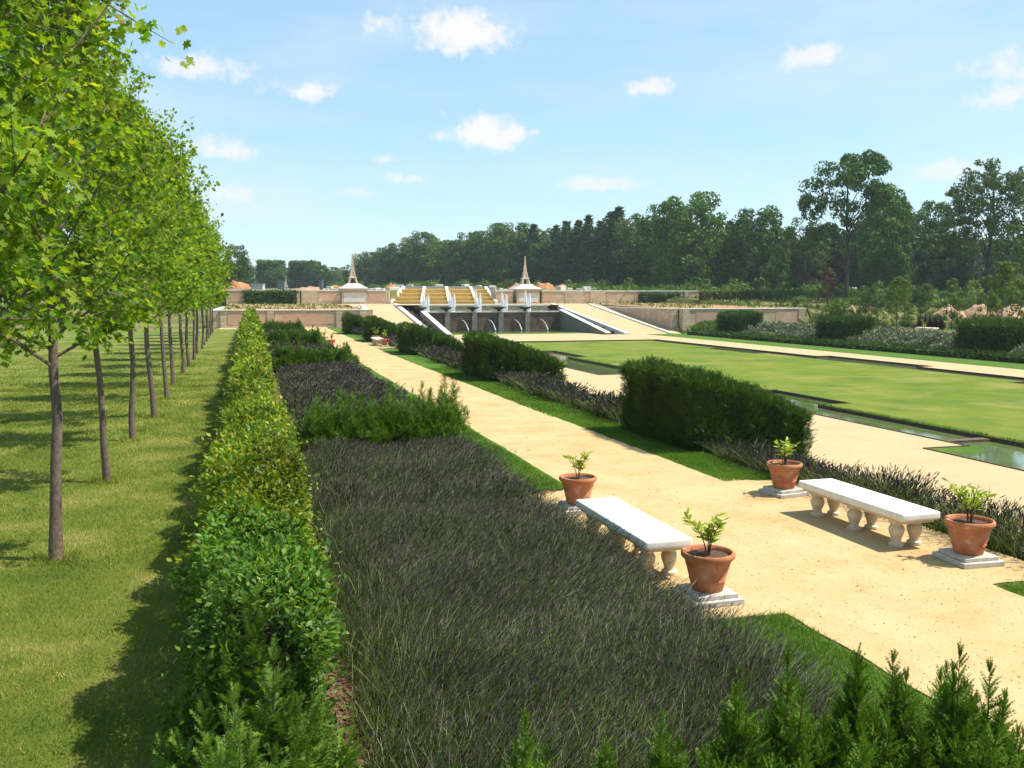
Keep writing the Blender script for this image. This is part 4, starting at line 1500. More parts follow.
# fountain: basin, lower wall with masks, upper channel
fw = empty('fountain_wall', (22.3, FY, LOW))
H1 = 1.45 - LOW
b = MB()
b.box(0, 19.1, 0, .6, -.6, H1 - .14)
b.build('body', 'wet_stone', fw)
b = MB()
b.box(0.003, 19.097, -.12, .7, H1 - .14, H1)
b.build('coping', 'coping_stone', fw)
px_p = [447, 474, 500.5, 527]
xs_p = [x_at(p, FY) for p in px_p]
for x in xs_p:
    b = MB()
    b.box(x - 22.3 - .35, x - 22.3 + .35, -.3, 0.05, -.4, H1 - .145)
    b.build('pier', 'wet_pier', fw)
px_s = [461, 488, 514, 540]
for p in px_s:
    x = x_at(p, FY) - 22.3
    b = MB()
    b.lathe([(.08, -.10), (.18, -.02), (.2, .06), (.15, .14), (.05, .2)], 12, x, -.0)
    mk = b.build('mask', 'bark_mulch', fw)
    mk.location = (0, 0, H1 * .58)
b = MB()
b.box(.3, 18.8, 4.3, 4.9, -.3, MID - LOW - .1)
b.build('upper_wall', 'pale_stone', fw)
b = MB()
b.box(.1, 19.0, 4.2, 5.0, MID - LOW - .1, MID - LOW + .1)
b.build('upper_coping', 'coping_stone', fw)
tag(fw, 'dark wet fountain wall with four stone piers and spouting masks', 'fountain')
sheet('water', [(22.3, FY + .71), (41.4, FY + .71), (41.4, FY + 4.2), (22.3, FY + 4.2)], 1.38, 'pond_water')
sheet('water', [(22.3, RY0 + 8), (41.4, RY0 + 8), (41.4, FY), (22.3, FY)], LOW - .05, 'pond_water')
sheet('lawn', [(22.3, RY0 + 4.5), (41.4, RY0 + 4.5), (41.4, RY0 + 8), (22.3, RY0 + 8)], LOW + .01, 'turf', thick=.4)
sheet('gravel_walk', [(22.3, 102.4), (41.4, 102.4), (41.4, RY0 + 4.5), (22.3, RY0 + 4.5)], LOW - .001, 'gravel_far', thick=.5)
for p in (420.5, 446, 472.5, 499, 525):
    b = MB()
    b.lathe([(.2, 0), (.22, .10), (.26, .22), (.85, .46), (.92, .58), (.8, .6)], 16)
    o = b.build('fountain_bowl', 'dark_bowl', None, (x_at(p, FY + .2), FY + .2, 1.45), smooth=True)
    tag(o, {420.5: 'leftmost', 446: 'second', 472.5: 'middle', 499: 'fourth', 525: 'rightmost'}[p] + ' of the five small dark bowls on the fountain wall', 'bowl', 'bowls on the fountain wall')


def jet(px, yb, h, label, Y=FY + 2.2, z0=1.37):
    b = MB()
    x = x_at(px, Y)
    rng_ = random.Random(int(px))
    for kx, q in ((-.27, 1.0), (.22, .86), (-.02, .6)):
        hh = h * q * rng_.uniform(.85, 1.0)
        m_ = 9
        pts = [(kx * (1 + .25 * j / m_) + rng_.uniform(-.04, .04), rng_.uniform(-.04, .04), hh * j / m_) for j in range(m_ + 1)]
        b.tube(pts, [(.17 + .08 * rng_.random()) * (1 - (j / m_) ** 4) + .03 for j in range(m_ + 1)], 7)
    b.lathe([(.45, 0), (.36, .05), (.2, .12), (.1, .16)], 12)
    o = b.build('water_jet', 'spray', None, (x, Y, z0), smooth=True)
    tag(o, label, 'water jet', 'upright jets of the fountain')


for p, n_ in ((426, 'leftmost'), (452.3, 'second'), (478.3, 'middle'), (504.5, 'fourth'), (528, 'rightmost')):
    jet(p, 0, 3.1, n_ + ' upright white water jet above the fountain wall')
for p, n_ in zip(px_s, ('leftmost', 'second', 'third', 'rightmost')):
    x = x_at(p, FY - .1)
    b = MB()
    b.tube([(0, 0, 1.5), (.22, -.4, 1.42), (.48, -.9, .95), (.7, -1.3, .1)], [.025, .035, .05, .09], 8)
    o = b.build('water_spout', 'spray', None, (x, FY - .25, LOW - .04), smooth=True)
    tag(o, n_ + ' arc of water falling from a mask into the basin', 'water spout', 'spouts of the fountain masks')

# upper wall with cascade and obelisks
X = lambda p: x_at(p, UY)
UH = TOP + .02


def up_wall(pa, pb, label, panels, piers):
    retaining('upper_wall', X(pa), X(pb), UY, MID, UH, label, [(X(a), X(c)) for a, c in panels], [(X(a), X(c)) for a, c in piers], depth=.7, cop=.2)


up_wall(226, 300, 'upper terrace wall at the left, partly behind a dark hedge', [(230, 243), (244, 298)], [])
up_wall(301, 341, 'upper terrace wall between the left hedge and the left obelisk', [(319, 340)], [(301.5, 317)])
up_wall(367, 386, 'upper terrace wall between the left obelisk and the golden cascade', [(369, 384)], [])
up_wall(496, 513, 'upper terrace wall between the cascade and the right obelisk', [(498, 511)], [])
up_wall(542, 683, 'long upper terrace wall right of the right obelisk', [(543, 553), (586, 589), (607, 609), (622, 625), (634, 682)], [(565, 583), (590, 605)])
up_wall(684, 722, 'end of the upper terrace wall beside the yellowish hedge', [(690, 700), (709, 713)], [(684.5, 688)])


def obelisk(px, name_label, s=1.0, loc=None, ped=True):
    x, y = (x_at(px, UY), UY + .6) if loc is None else loc
    r = empty('obelisk', (x, y, MID if ped else gz(x, y)))
    r.scale = (s, s, s)
    z0 = 0
    if ped:
        b = MB()
        h = UH - MID
        b.box(-2.05, 2.05, -1.1, 2.9, -.3, h + .05)
        b.build('pedestal', 'pale_stone', r)
        b = MB()
        b.box(-1.7, 1.7, -1.13, -1.0, .3, h - .5)
        b.build('pedestal_panel', 'coping_stone', r)
        b = MB()
        z = h + .05
        b.prism([(-2.3, -1.35), (2.3, -1.35), (2.3, 3.15), (-2.3, 3.15)], z, z + .22)
        for kk, (w0, w1, a, c) in enumerate(((2.3, 1.5, .222, .62), (1.5, 1.0, .622, 1.0))):
            n = len(b.v)
            cy_ = .9
            b.v += [(-w0, cy_ - w0, z + a), (w0, cy_ - w0, z + a), (w0, cy_ + w0, z + a), (-w0, cy_ + w0, z + a), (-w1, cy_ - w1, z + c), (w1, cy_ - w1, z + c), (w1, cy_ + w1, z + c), (-w1, cy_ + w1, z + c)]
            b.f += [tuple(n + i for i in q) for q in ((0, 3, 2, 1), (4, 5, 6, 7), (0, 1, 5, 4), (1, 2, 6, 5), (2, 3, 7, 6), (3, 0, 4, 7))]
        b.build('stepped_cap', 'coping_stone', r)
        z0 = z + 1.0
    # four splayed legs that run up into one tapering shaft
    def spread(t):
        return .72 * (1 - t) ** 2.2 + .10

    def leg(sx_, sy_):
        b = MB()
        prev = None
        ts = np.linspace(0, .42, 8)
        for t in ts:
            c = spread(t)
            w = .26 * (1 - .35 * t)
            cx, cy_ = sx_ * max(c - w / 2, 0), sy_ * max(c - w / 2, 0) + .9
            z = z0 + 4.9 * t
            n = len(b.v)
            b.v += [(cx - w / 2, cy_ - w / 2, z), (cx + w / 2, cy_ - w / 2, z), (cx + w / 2, cy_ + w / 2, z), (cx - w / 2, cy_ + w / 2, z)]
            if prev is not None:
                for j in range(4):
                    b.f.append((prev + j, prev + (j + 1) % 4, n + (j + 1) % 4, n + j))
            else:
                b.f.append((n + 3, n + 2, n + 1, n))
            prev = n
        b.f.append((prev, prev + 1, prev + 2, prev + 3))
        b.build('leg', 'pale_stone', r)
    for sx_ in (-1, 1):
        for sy_ in (-1, 1):
            leg(sx_, sy_)
    b = MB()
    prev = None
    for t in np.linspace(.2, 1, 12):
        c = spread(t) * (.97 if t < .5 else 1) * (1 if t < .98 else .5)
        if t < .42:
            c -= .05
        z = z0 + 4.9 * t
        n = len(b.v)
        b.v += [(-c, .9 - c, z), (c, .9 - c, z), (c, .9 + c, z), (-c, .9 + c, z)]
        if prev is not None:
            for j in range(4):
                b.f.append((prev + j, prev + (j + 1) % 4, n + (j + 1) % 4, n + j))
        else:
            b.f.append((n + 3, n + 2, n + 1, n))
        prev = n
    b.f.append((prev, prev + 1, prev + 2, prev + 3))
    b.build('shaft', 'pale_stone', r)
    b = MB()
    for zz, w in ((.98, .62), (2.05, .34)):
        b.box(-w, w, .9 - w, .9 + w, z0 + zz - .07, z0 + zz + .07)
    b.build('cornice', 'coping_stone', r)
    tag(r, name_label, 'obelisk')


obelisk(354, 'left stone obelisk on four splayed legs beside the golden cascade')
obelisk(527.5, 'right stone obelisk on four splayed legs above the fountain')
obelisk(0, 'small distant obelisk beyond the left wall, before the clipped tree blocks', .8, far(286.5, 250), False)

cs = empty('cascade', (0, 0, 0))
tag(cs, 'stepped golden water cascade with white dividing ramps', 'cascade')
CY0, CY1, CZ1 = UY - .5, UY + 7.5, TOP + .62
low_x = [x_at(p, CY0) for p in (391.5, 421.5, 449, 476.5, 496)]
top_x = [x_at(p, CY1) for p in (403.5, 424.5, 446.5, 470.5, 485.5)]


def fan(i, t, off=0.0):
    return low_x[i] + (top_x[i] - low_x[i]) * t + off


n = 4
for bay in range(4):
    b = MB()
    for i in range(n):
        t0, t1 = i / n, (i + 1) / n
        ya, yb = CY0 + (CY1 - CY0) * t0, CY0 + (CY1 - CY0) * t1 - .003
        z = MID + .15 + (CZ1 - .25 - MID) * (i + .6) / n
        b.prism([(fan(bay, t0, .2), ya), (fan(bay + 1, t0, -.2), ya), (fan(bay + 1, t1, -.2), yb), (fan(bay, t1, .2), yb)], MID - .5, z)
        b.prism([(fan(bay, t0, .202), ya - .28), (fan(bay + 1, t0, -.202), ya - .28), (fan(bay + 1, t0, -.202), ya - .004), (fan(bay, t0, .202), ya - .004)], z - .16, z + .01)
    b.build('step_flight', 'gilt_step', cs)
for i in range(5):
    b = MB()
    w = .27
    b.bar([(low_x[i] - w, CY0 - .3, MID - .5), (low_x[i] + w, CY0 - .3, MID - .5), (low_x[i] + w, CY0 - .3, MID + .45), (low_x[i] - w, CY0 - .3, MID + .45)],
          [(top_x[i] - w, CY1, MID - .5), (top_x[i] + w, CY1, MID - .5), (top_x[i] + w, CY1, CZ1 + .1), (top_x[i] - w, CY1, CZ1 + .1)])
    b.build('divider', 'white_kerb', cs)
b = MB()
b.box(top_x[0] - .5, top_x[4] + .5, CY1 + .003, CY1 + .8, TOP - .5, CZ1 + .14)
b.build('sill', 'grey_metal', cs)
for sg, i in ((-1, 0), (1, 4)):
    b = MB()
    xs_ = sorted((low_x[i] + sg * .28, (X(386) if i == 0 else X(496.3)) + 0))
    b.prism([(low_x[i] + sg * .29, UY + .05), (low_x[i] + sg * 2.6, UY + .05), (top_x[i] + sg * 4.5, CY1 + .7), (top_x[i] + sg * .29, CY1 + .7)], MID - .5, UH - .05)
    b.build('flank_wall', 'pale_stone', cs)


# hedges set before the upper wall
def wall_hedge(pa, pb, Y, z0, h, d, label, mat, seed, name='wall_hedge'):
    rng = np.random.default_rng(seed)
    x0, x1 = x_at(pa, Y), x_at(pb, Y)
    n = int((x1 - x0) * (h + d) * 60)
    x = x0 + (x1 - x0) * rng.random(n)
    u = rng.random(n) * (h + d)
    y = np.where(u < h, Y, Y + u - h)
    z = np.where(u < h, u, h)
    P = np.stack([x, y, z0 + z], -1)
    P += rng.normal(size=P.shape) * .10 + np.stack([0 * x, -(vnoise(x * 1.2, z * 1.2, seed) - .5) * .4, (vnoise(x * .9, y, seed + 1) - .5) * .35], -1)
    r = empty(name, (x0, Y, z0))
    Vv, Ff = scatter(T_LEAF2[0], T_LEAF2[1], P - np.array([x0, Y, z0]), frames(rdir(n, rng), rdir(n, rng)), .34 * (.6 + .7 * rng.random(n)))
    link('foliage', np_mesh('foliage', [(Vv, Ff, 0)], [mat]), r)
    b = MB()
    b.box(.12, x1 - x0 - .12, .12, d - .1, -.1, h - .15)
    b.build('shade_core', 'yew_shade_core', r)  # dark box added inside, coloured as the shade between leaves
    tag(r, label, 'hedge')


wall_hedge(243, 297, UY - 1.4, MID, 1.95, 1.2, 'dark green hedge against the upper wall at the left', 'yew_clip', 1)
wall_hedge(640, 681, UY - 1.4, MID, 1.75, 1.2, 'dark green hedge against the upper wall at the right', 'yew_clip', 2)
wall_hedge(702, 774, UY - 14, 1.9, 2.5, 1.4, 'long yellowish green hedge right of the upper wall', 'cover_leaf', 3)

# weeds in the raised beds
def weeds(name, x0, x1, y0, y1, n, size, zf, mat, seed, up=.5):
    rng = np.random.default_rng(seed)
    x, y = x0 + (x1 - x0) * rng.random(n), y0 + (y1 - y0) * rng.random(n)
    keep = vnoise(x * .5, y * .35, seed) > .42
    x, y = x[keep], y[keep]
    n = len(x)
    z = zf(x, y) + size * .35 * rng.random(n)
    D = unit(rng.normal(size=(n, 3)) + np.array([0, 0, up]))
    Vv, Ff = scatter(T_LEAF2[0], T_LEAF2[1], np.stack([x, y, z], -1), frames(D, rdir(n, rng)), size * (.5 + .9 * rng.random(n)))
    tag(link(name, np_mesh(name, [(Vv, Ff, 0)], [mat])), kind='stuff')


weeds('weeds', -3, 12.5, WY + 1, RY1 + 14, 1500, .28, lambda x, y: ground(x, y) + .1, 'cover_leaf', 61, 1.2)
weeds('weeds', 53, 71, WY + 1.4, RY1 + 14, 1500, .3, lambda x, y: ground(x, y) + .1, 'cover_leaf', 62, 1.2)
# planted slopes on the far bank
def clumps(name, x0, x1, y0, y1, n, size, per, mat, seed, h=.45, lf=.2):
    rng = np.random.default_rng(seed)
    P, D = [], []
    for i in range(n):
        x, y = x0 + (x1 - x0) * rng.random(), y0 + (y1 - y0) * rng.random()
        d = rdir(per, rng)
        d[:, 2] = np.abs(d[:, 2])
        s = size * (.7 + .6 * rng.random())
        P.append(np.array([x, y, float(bank(x))]) + d * np.array([s, s, h * (.7 + .6 * rng.random())]) * (.75 + .25 * rng.random((per, 1))))
        D.append(d)
    P, D = np.concatenate(P), np.concatenate(D)
    nn = len(P)
    Vv, Ff = scatter(T_LEAF2[0], T_LEAF2[1], P, frames(unit(D + .6 * rng.normal(size=D.shape)), unit(D + .5 * rdir(nn, rng))), lf * (.6 + .8 * rng.random(nn)))
    tag(link(name, np_mesh(name, [(Vv, Ff, 0)], [mat])), kind='stuff')


for y0_, y1_, sd_ in ((30, 52, 1), (58, 70, 2), (76, 89.5, 3)):
    clumps('silver_planting', 51.9, 55.6, y0_, y1_, int((y1_ - y0_) * 8), .5, 70, 'santolina', sd_, .62, .24)
clumps('ground_cover', 53.0, 57.5, 95.5, 103, 220, .4, 40, 'bush_leaf', 5, .3, .22)
# pale edging line of the upper walk on the far bank
b = MB()
b.box(56.2, 56.7, 30, 98, -.3, .1)
tag(b.build('walk_kerb', 'coping_stone'), 'pale kerb line along the top of the far bank', 'kerb')
sheet('gravel_walk', [(56.7, 30), (62.5, 30), (62.5, 98), (56.7, 98)], .012, 'gravel_far')
clumps_mat = 'cover_leaf'

# dark conical shrubs and young nursery plants on the right
cone_me = yew_shrub(301, 1.5, .38, 12, T_TWIG_LO, 22, .34, 'cone_leaf')
for i, (p, dep) in enumerate([(822, 105), (826.5, 105), (831, 105), (835.5, 105), (840, 105), (921, 88), (926, 88), (931, 88), (936.5, 88), (942, 88), (966, 84), (975, 84)]):
    x, y = far(p, dep)
    lab = 'small dark pointed shrub in the left cluster behind the middle yew block' if i < 5 else 'small dark pointed shrub in the cluster left of the right yew block' if i < 10 else 'small dark pointed shrub just above the right yew block'
    put_shrub('pointed_shrub', cone_me, (x, y, gz(x, y)), random.random() * 6, random.uniform(.95, 1.15), lab, 'shrub', 'dark pointed shrubs')


def ball_crown(seed, cl, per, size, mat, spread=1.0):
    """leaf clumps: cl = list of (x, y, z, r)"""
    rng = np.random.default_rng(seed)
    P, Nn = [], []
    for (x, y, z, r) in cl:
        d = rdir(per, rng)
        rr = r * (.72 + .36 * rng.random((per, 1)))
        P.append(np.array([x, y, z]) + d * rr * np.array([1, 1, .8]))
        Nn.append(d)
    P, Nn = np.concatenate(P), np.concatenate(Nn)
    n = len(P)
    d = unit(np.cross(Nn, rdir(n, rng)) + np.array([0, 0, -.35]))
    Vv, Ff = scatter(T_LEAF2[0], T_LEAF2[1], P, frames(d, unit(Nn + np.array([0, 0, .2]) + rng.normal(size=(n, 3)) * .4)), size * (.6 + .8 * rng.random(n)))
    return np_mesh('crown', [(Vv, Ff, 0)], [mat])


def oak(seed, H, R, ncl, per, size, mat, z0=.22, openness=0.0, rc=.22, tr=.28):
    rng = np.random.default_rng(seed)
    cl = []
    b = MB()
    b.tube([(0, 0, -.3), (rng.normal() * .1, rng.normal() * .1, H * .3), (rng.normal() * .3, rng.normal() * .3, H * .6), (rng.normal() * .4, rng.normal() * .4, H * .9)], [tr * 1.3, tr, tr * .7, tr * .15], 8)
    for i in range(ncl):
        d = rdir(1, rng)[0]
        u = rng.random() ** .3
        z = H * z0 + (H * (1 - z0)) * (.5 + .5 * d[2] * u)
        f = (z - H * z0) / (H * (1 - z0))
        rad_ = R * (math.sqrt(max(0.0, 1 - ((f - .42) / .60) ** 2)) * .92 + .08)
        az = math.atan2(d[1], d[0])
        rr = rad_ * (.25 + .75 * u)
        x, y = rr * math.cos(az), rr * math.sin(az)
        r = R * rc * (.7 + .7 * rng.random())
        z = min(z, H - r * .7)
        cl.append((x, y, z, r))
        if i % (5 if openness > .5 else 4) == 0:
            zb = max(H * .18, z - rr * (.5 + .5 * rng.random()) - .1 * H)
            b.tube([(0, 0, zb), (x * .22, y * .22, zb + (z - zb) * .34), (x * .55 + rng.normal() * .3, y * .55 + rng.normal() * .3, zb + (z - zb) * .62), (x, y, z)], [tr * .3, tr * .22, tr * .14, .03], 5, cap=False)
    if openness > .5:
        for i in range(16):
            a_, f_ = rng.random() * 6.28, rng.random()
            q_ = R * .34 * math.sqrt(rng.random()) * (1.25 - f_)
            cl.append((q_ * math.cos(a_), q_ * math.sin(a_), H * (.80 + .17 * f_), R * rc * (.8 + .4 * rng.random())))
    return b.mesh('trunk', 'bark_old'), ball_crown(seed + 1, cl, per, size, mat)


def pine(seed, H, R, mat='pine_leaf'):
    rng = np.random.default_rng(seed)
    b = MB()
    b.tube([(0, 0, -.3), (0, 0, H * .5), (0, 0, H * .98)], [.26, .18, .03], 6)
    cl = []
    z = H * .16
    while z < H * .985:
        f = (z - H * .16) / (H * .84)
        rr = R * (1 - f) ** .8 * (.7 + .5 * rng.random()) + .04
        nn = max(3, int(7 * (1 - f) + 3))
        a0 = rng.random() * 6.28
        for i in range(nn):
            a = a0 + 6.28 * i / nn + rng.normal() * .25
            for q in (.45, .9):
                r = .27 * R * (1 - .82 * f) * (1.1 - .3 * q) * (.7 + .5 * rng.random()) + .07
                cl.append((math.cos(a) * rr * q, math.sin(a) * rr * q, z - rr * q * .12, r * 1.15))
        z += H * .055 * (1 - .35 * f)
    return b.mesh('trunk', 'bark_old'), ball_crown(seed + 1, cl, 22, .52, mat)


def bush(seed, R, H, mat, ncl=9, per=70, size=.32):
    rng = np.random.default_rng(seed)
    cl = [(R * .65 * math.cos(a) * q, R * .65 * math.sin(a) * q, H * (.25 + .5 * rng.random() * (1.2 - q)), R * .42) for a, q in zip(rng.random(ncl) * 6.28, rng.random(ncl) ** .5)]
    return ball_crown(seed + 1, cl, per, size, mat)


FT = {
    'round': [oak(401, 20, 7.6, 190, 62, .66, 'oak_leaf', .08, 0, .17), oak(402, 20, 7.2, 180, 62, .66, 'oak_leaf', .06, 0, .17), oak(403, 20, 6.6, 170, 62, .64, 'oak_leaf', .08, 0, .18)],
    'airy': [oak(417, 24, 7.6, 95, 105, .5, 'oak_leaf', .30, 1, .15, .30), oak(412, 23, 7.0, 230, 60, .42, 'ash_leaf', .26, 1, .115, .26)],
    'slim': [oak(421, 18, 3.9, 50, 100, .5, 'oak_leaf', .12, 0, .26), oak(422, 18, 3.5, 56, 90, .5, 'oak_leaf', .16, 0, .26), oak(423, 18, 4.2, 64, 90, .5, 'ash_leaf', .14, 0, .25)],
    'pine': [pine(431, 20, 3.4), pine(432, 20, 2.9), pine(433, 20, 3.8)],
}
FH = {'round': 20, 'airy': 24, 'slim': 18, 'pine': 20}
FN = {'round': 'broadleaf_tree', 'airy': 'broadleaf_tree', 'slim': 'broadleaf_tree', 'pine': 'pine_tree'}
cnt = [0]


def tree(kind, px, depth, top_y, label, group=None, v=None, wide=1.0, z=None, mesh=None):
    x, y = far(px, depth)
    z0 = gz(x, y) - .2 if z is None else z
    ztop = CAMH + (297 - top_y) * depth / FPX
    s = max(.25, (ztop - z0) / FH[kind])
    cnt[0] += 1
    i = (cnt[0] if v is None else v) % len(FT[kind])
    tm, cm = FT[kind][i]
    r = empty(FN[kind], (x, y, z0), random.random() * 6.28)
    w = s * wide
    r.scale = (w, w, s)
    link('trunk', tm, r)
    link('crown', cm, r)
    tag(r, label, 'tree', group)
    return r


# prominent trees, left to right
tree('round', 238, 230, 245, 'isolated round tree above the orange heap at the far left', v=2, wide=.8)
tree('airy', 846, 150, 156, 'tallest open-crowned tree right of centre with gaps showing sky', v=0, wide=1.0)
tree('round', 884, 165, 190, 'dense tree just right of the tallest open-crowned tree', v=1, wide=.66)
tree('airy', 986, 138, 157, 'tall pale airy tree near the right edge of the picture', v=1, wide=1.0)
tree('round', 690, 190, 194, 'largest rounded dark tree in the middle of the forest edge', v=0, wide=.92)
tree('round', 757, 185, 208, 'rounded tree standing between the largest one and the open-crowned tree', v=1, wide=.9)
tree('slim', 803, 190, 219, 'narrower tree left of the tallest open-crowned tree', v=2, wide=1.1)
tree('round', 925, 190, 203, 'dark dense tree left of the pale airy tree', v=2, wide=.85)
tree('round', 424, 330, 232, 'rounded tree highest in the left part of the forest', v=0, wide=.9)
tree('round', 386, 345, 248, 'low rounded tree at the left end of the forest', v=1, wide=.95)
# forest edge row by row
edge = [(362, 380, 254, 'slim'), (372, 370, 252, 'round'), (402, 340, 243, 'round'), (412, 335, 238, 'slim'), (440, 325, 240, 'round'), (452, 315, 242, 'slim'), (466, 310, 233, 'round'), (478, 300, 238, 'slim'),
        (488, 300, 231, 'round'), (502, 290, 224, 'slim'), (512, 285, 223, 'round'), (524, 280, 230, 'pine'), (534, 275, 225, 'pine'), (545, 270, 228, 'slim'), (556, 268, 226, 'pine'), (566, 262, 222, 'pine'),
        (578, 256, 221, 'pine'), (588, 252, 216, 'pine'), (600, 248, 222, 'pine'), (610, 245, 213, 'pine'), (618, 242, 208, 'pine'), (632, 238, 219, 'slim'), (643, 232, 213, 'slim'), (655, 225, 216, 'pine'),
        (668, 215, 206, 'round'), (716, 205, 225, 'slim'), (728, 205, 222, 'pine'), (738, 200, 226, 'slim'), (775, 200, 225, 'slim'), (788, 200, 229, 'pine'), (818, 196, 228, 'slim'), (832, 196, 225, 'pine'),
        (858, 190, 222, 'slim'), (872, 190, 205, 'slim'), (900, 188, 205, 'slim'), (912, 186, 210, 'slim'), (940, 186, 226, 'slim'), (952, 182, 236, 'pine'), (966, 180, 238, 'pine'), (1002, 176, 240, 'pine'), (1018, 172, 238, 'pine'),
        (1036, 170, 240, 'round')]
for i, (p, d, ty_, kd) in enumerate(edge):
    reg = 'left part' if p < 520 else 'middle' if p < 720 else 'right part'
    lab = {'pine': f'dark pointed pine among the trees in the {reg} of the forest edge', 'slim': f'narrow dark tree among its neighbours in the {reg} of the forest edge',
           'round': f'rounded dark tree among its neighbours in the {reg} of the forest edge'}[kd]
    tree(kd, p, d, ty_, lab, f'trees in the {reg} of the forest edge', wide=random.uniform(1.0, 1.25) * (1.5 if kd == 'pine' else 1))
# rows behind, filling the wood
for row in range(3):
    p = 366 + row * 5
    while p < 1060:
        d = np.interp(p, [360, 520, 700, 1050], [400, 310, 235, 205]) + 22 + row * 24
        t_ = np.interp(p, [360, 400, 470, 520, 560, 620, 660, 720, 800, 880, 950, 1050], [258, 250, 243, 235, 232, 222, 222, 232, 234, 228, 240, 242]) + random.uniform(-2, 6)
        kd = random.choice(['pine', 'slim', 'pine', 'round'])
        tree(kd, p, d, t_, 'forest tree half hidden behind the front rows of the wood', 'trees deep in the forest', wide=1.35)
        p += random.uniform(17, 24) * (1 if p > 520 else .8)
# left: far wood beyond the construction ground
for i, p in enumerate(range(-120, 362, 11)):
    d = 430 + 60 * math.sin(i * 1.7)
    t_ = np.interp(p, [-120, 200, 300, 330, 362], [232, 262, 266, 268, 262]) + random.uniform(-3, 3)
    tree(random.choice(['round', 'slim', 'round']), p + random.uniform(-3, 3), d, t_, 'far tree in the low distant wood at the left', 'trees of the distant wood at the left', wide=1.5)
for i, p in enumerate(range(-130, 215, 30)):
    tree('round', p, 250 + 25 * math.sin(i), 248 + 8 * math.sin(i * 2.3), 'dark tree of the wood behind the maple avenue', 'dark trees behind the avenue', wide=.9)
tree('round', -18, 62, -20, 'tall dark tree at the top left corner, behind the nearest maple', v=0, wide=.55)


# the depth of the wood, one mass behind the separate trees
rng = np.random.default_rng(88)
n = 16000
pp = -140 + 1260 * rng.random(n)
dd = np.interp(pp, [-140, 360, 520, 700, 1120], [480, 480, 400, 330, 300]) + 25 * rng.random(n)
hh = np.interp(pp, [-140, 200, 300, 400, 520, 620, 1120], [9, 9, 8, 12, 15, 17, 16]) * (.75 + .4 * vnoise(pp * .09, pp * 0, 3)) * rng.random(n) ** .8
bx = np.array([far(a, b_) for a, b_ in zip(pp, dd)])
P = np.stack([bx[:, 0], bx[:, 1], ground(bx[:, 0], bx[:, 1]) + hh], -1)
D = rdir(n, rng)
Vv, Ff = scatter(T_LEAF2[0], T_LEAF2[1], P, frames(D, rdir(n, rng)), 2.6 * (.6 + .8 * rng.random(n)))
tag(link('distant_wood', np_mesh('distant_wood', [(Vv, Ff, 0)], ['pine_leaf'])), kind='stuff')


# clipped rectangular tree blocks in the distance
def tree_block(pa, pb, depth, y_top, y_bot, label):
    x0, y0_ = far(pa, depth)
    x1, y1_ = far(pb, depth)
    w = math.hypot(x1 - x0, y1_ - y0_)
    zt = CAMH + (297 - y_top) * depth / FPX
    zb = CAMH + (297 - y_bot) * depth / FPX
    g0 = gz(x0, y0_)
    r = empty('clipped_tree_block', (x0, y0_, g0), math.atan2(y1_ - y0_, x1 - x0))
    rng = np.random.default_rng(int(pa))
    n = 2600
    P = rng.random((n, 3)) * np.array([w, 10, zt - zb])
    f = rng.integers(0, 3, n)
    P[f == 0, 1] = 0
    P[f == 1, 2] = zt - zb
    P[(f == 2), 0] = np.where(rng.random((f == 2).sum()) < .5, 0, w)
    P += rng.normal(size=P.shape) * .16
    P[:, 2] += zb - g0
    Vv, Ff = scatter(T_LEAF2[0], T_LEAF2[1], P, frames(rdir(n, rng), rdir(n, rng)), 1.0 * (.6 + .6 * rng.random(n)))
    link('crown', np_mesh('crown', [(Vv, Ff, 0)], ['oak_leaf']), r)
    b = MB()
    b.box(.3, w - .3, .3, 9.7, zb - g0 + .2, zt - g0 - .4)
    b.build('shade_core', 'yew_shade_core', r)  # solid core under the leaf shell, shade put into its dark colour
    b = MB()
    for i in range(3):
        for j in range(2):
            xx = w * (i + .5) / 3
            b.tube([(xx, 2 + 6 * j, -.2), (xx, 2 + 6 * j, zb - g0 + .5)], [.25, .2], 6)
    b.build('trunk', 'bark_old', r)
    tag(r, label, 'trees')


tree_block(257.5, 280, 380, 262, 279, 'left rectangular clipped tree block in the far distance')
tree_block(290, 316, 380, 262.5, 279, 'right rectangular clipped tree block in the far distance')

# shrubs before the forest
BU = [bush(501, 2.2, 3.2, 'bush_leaf'), bush(502, 2.6, 2.6, 'bush_leaf'), bush(503, 1.8, 3.6, 'bush_leaf', 10, 70, .3), bush(504, 2.4, 3, 'oak_leaf')]
for i in range(150):
    p = 330 + 720 * (i + random.random()) / 150
    d = np.interp(p, [330, 520, 700, 800, 1050], [330, 245, 180, 150, 125]) + random.uniform(-8, 22)
    x, y = far(p, d)
    o = link('wild_shrub', BU[i % 4], None, (x, y, gz(x, y) - .2))
    o.rotation_euler = (0, 0, random.random() * 6)
    s = random.uniform(.5, 1.25)
    o.scale = (s * 1.2, s * 1.2, s * random.uniform(.8, 1.3))
    tag(o, 'green wild bush at the foot of the ' + ('left part of the forest' if p < 520 else 'pines in the middle of the forest' if p < 700 else 'tall trees at the right'), 'bush', 'wild bushes at the forest foot')
for p, d, s, v, lab in [(862, 128, 1.0, 3, 'big rounded dark bush beneath the tallest open-crowned tree'), (833, 118, .8, 3, 'smaller dark bush left of the big rounded bush')]:
    x, y = far(p, d)
    o = link('wild_shrub', BU[v], None, (x, y, gz(x, y) - .2))
    o.scale = (s * 1.3, s * 1.3, s * 1.4)
    tag(o, lab, 'bush')
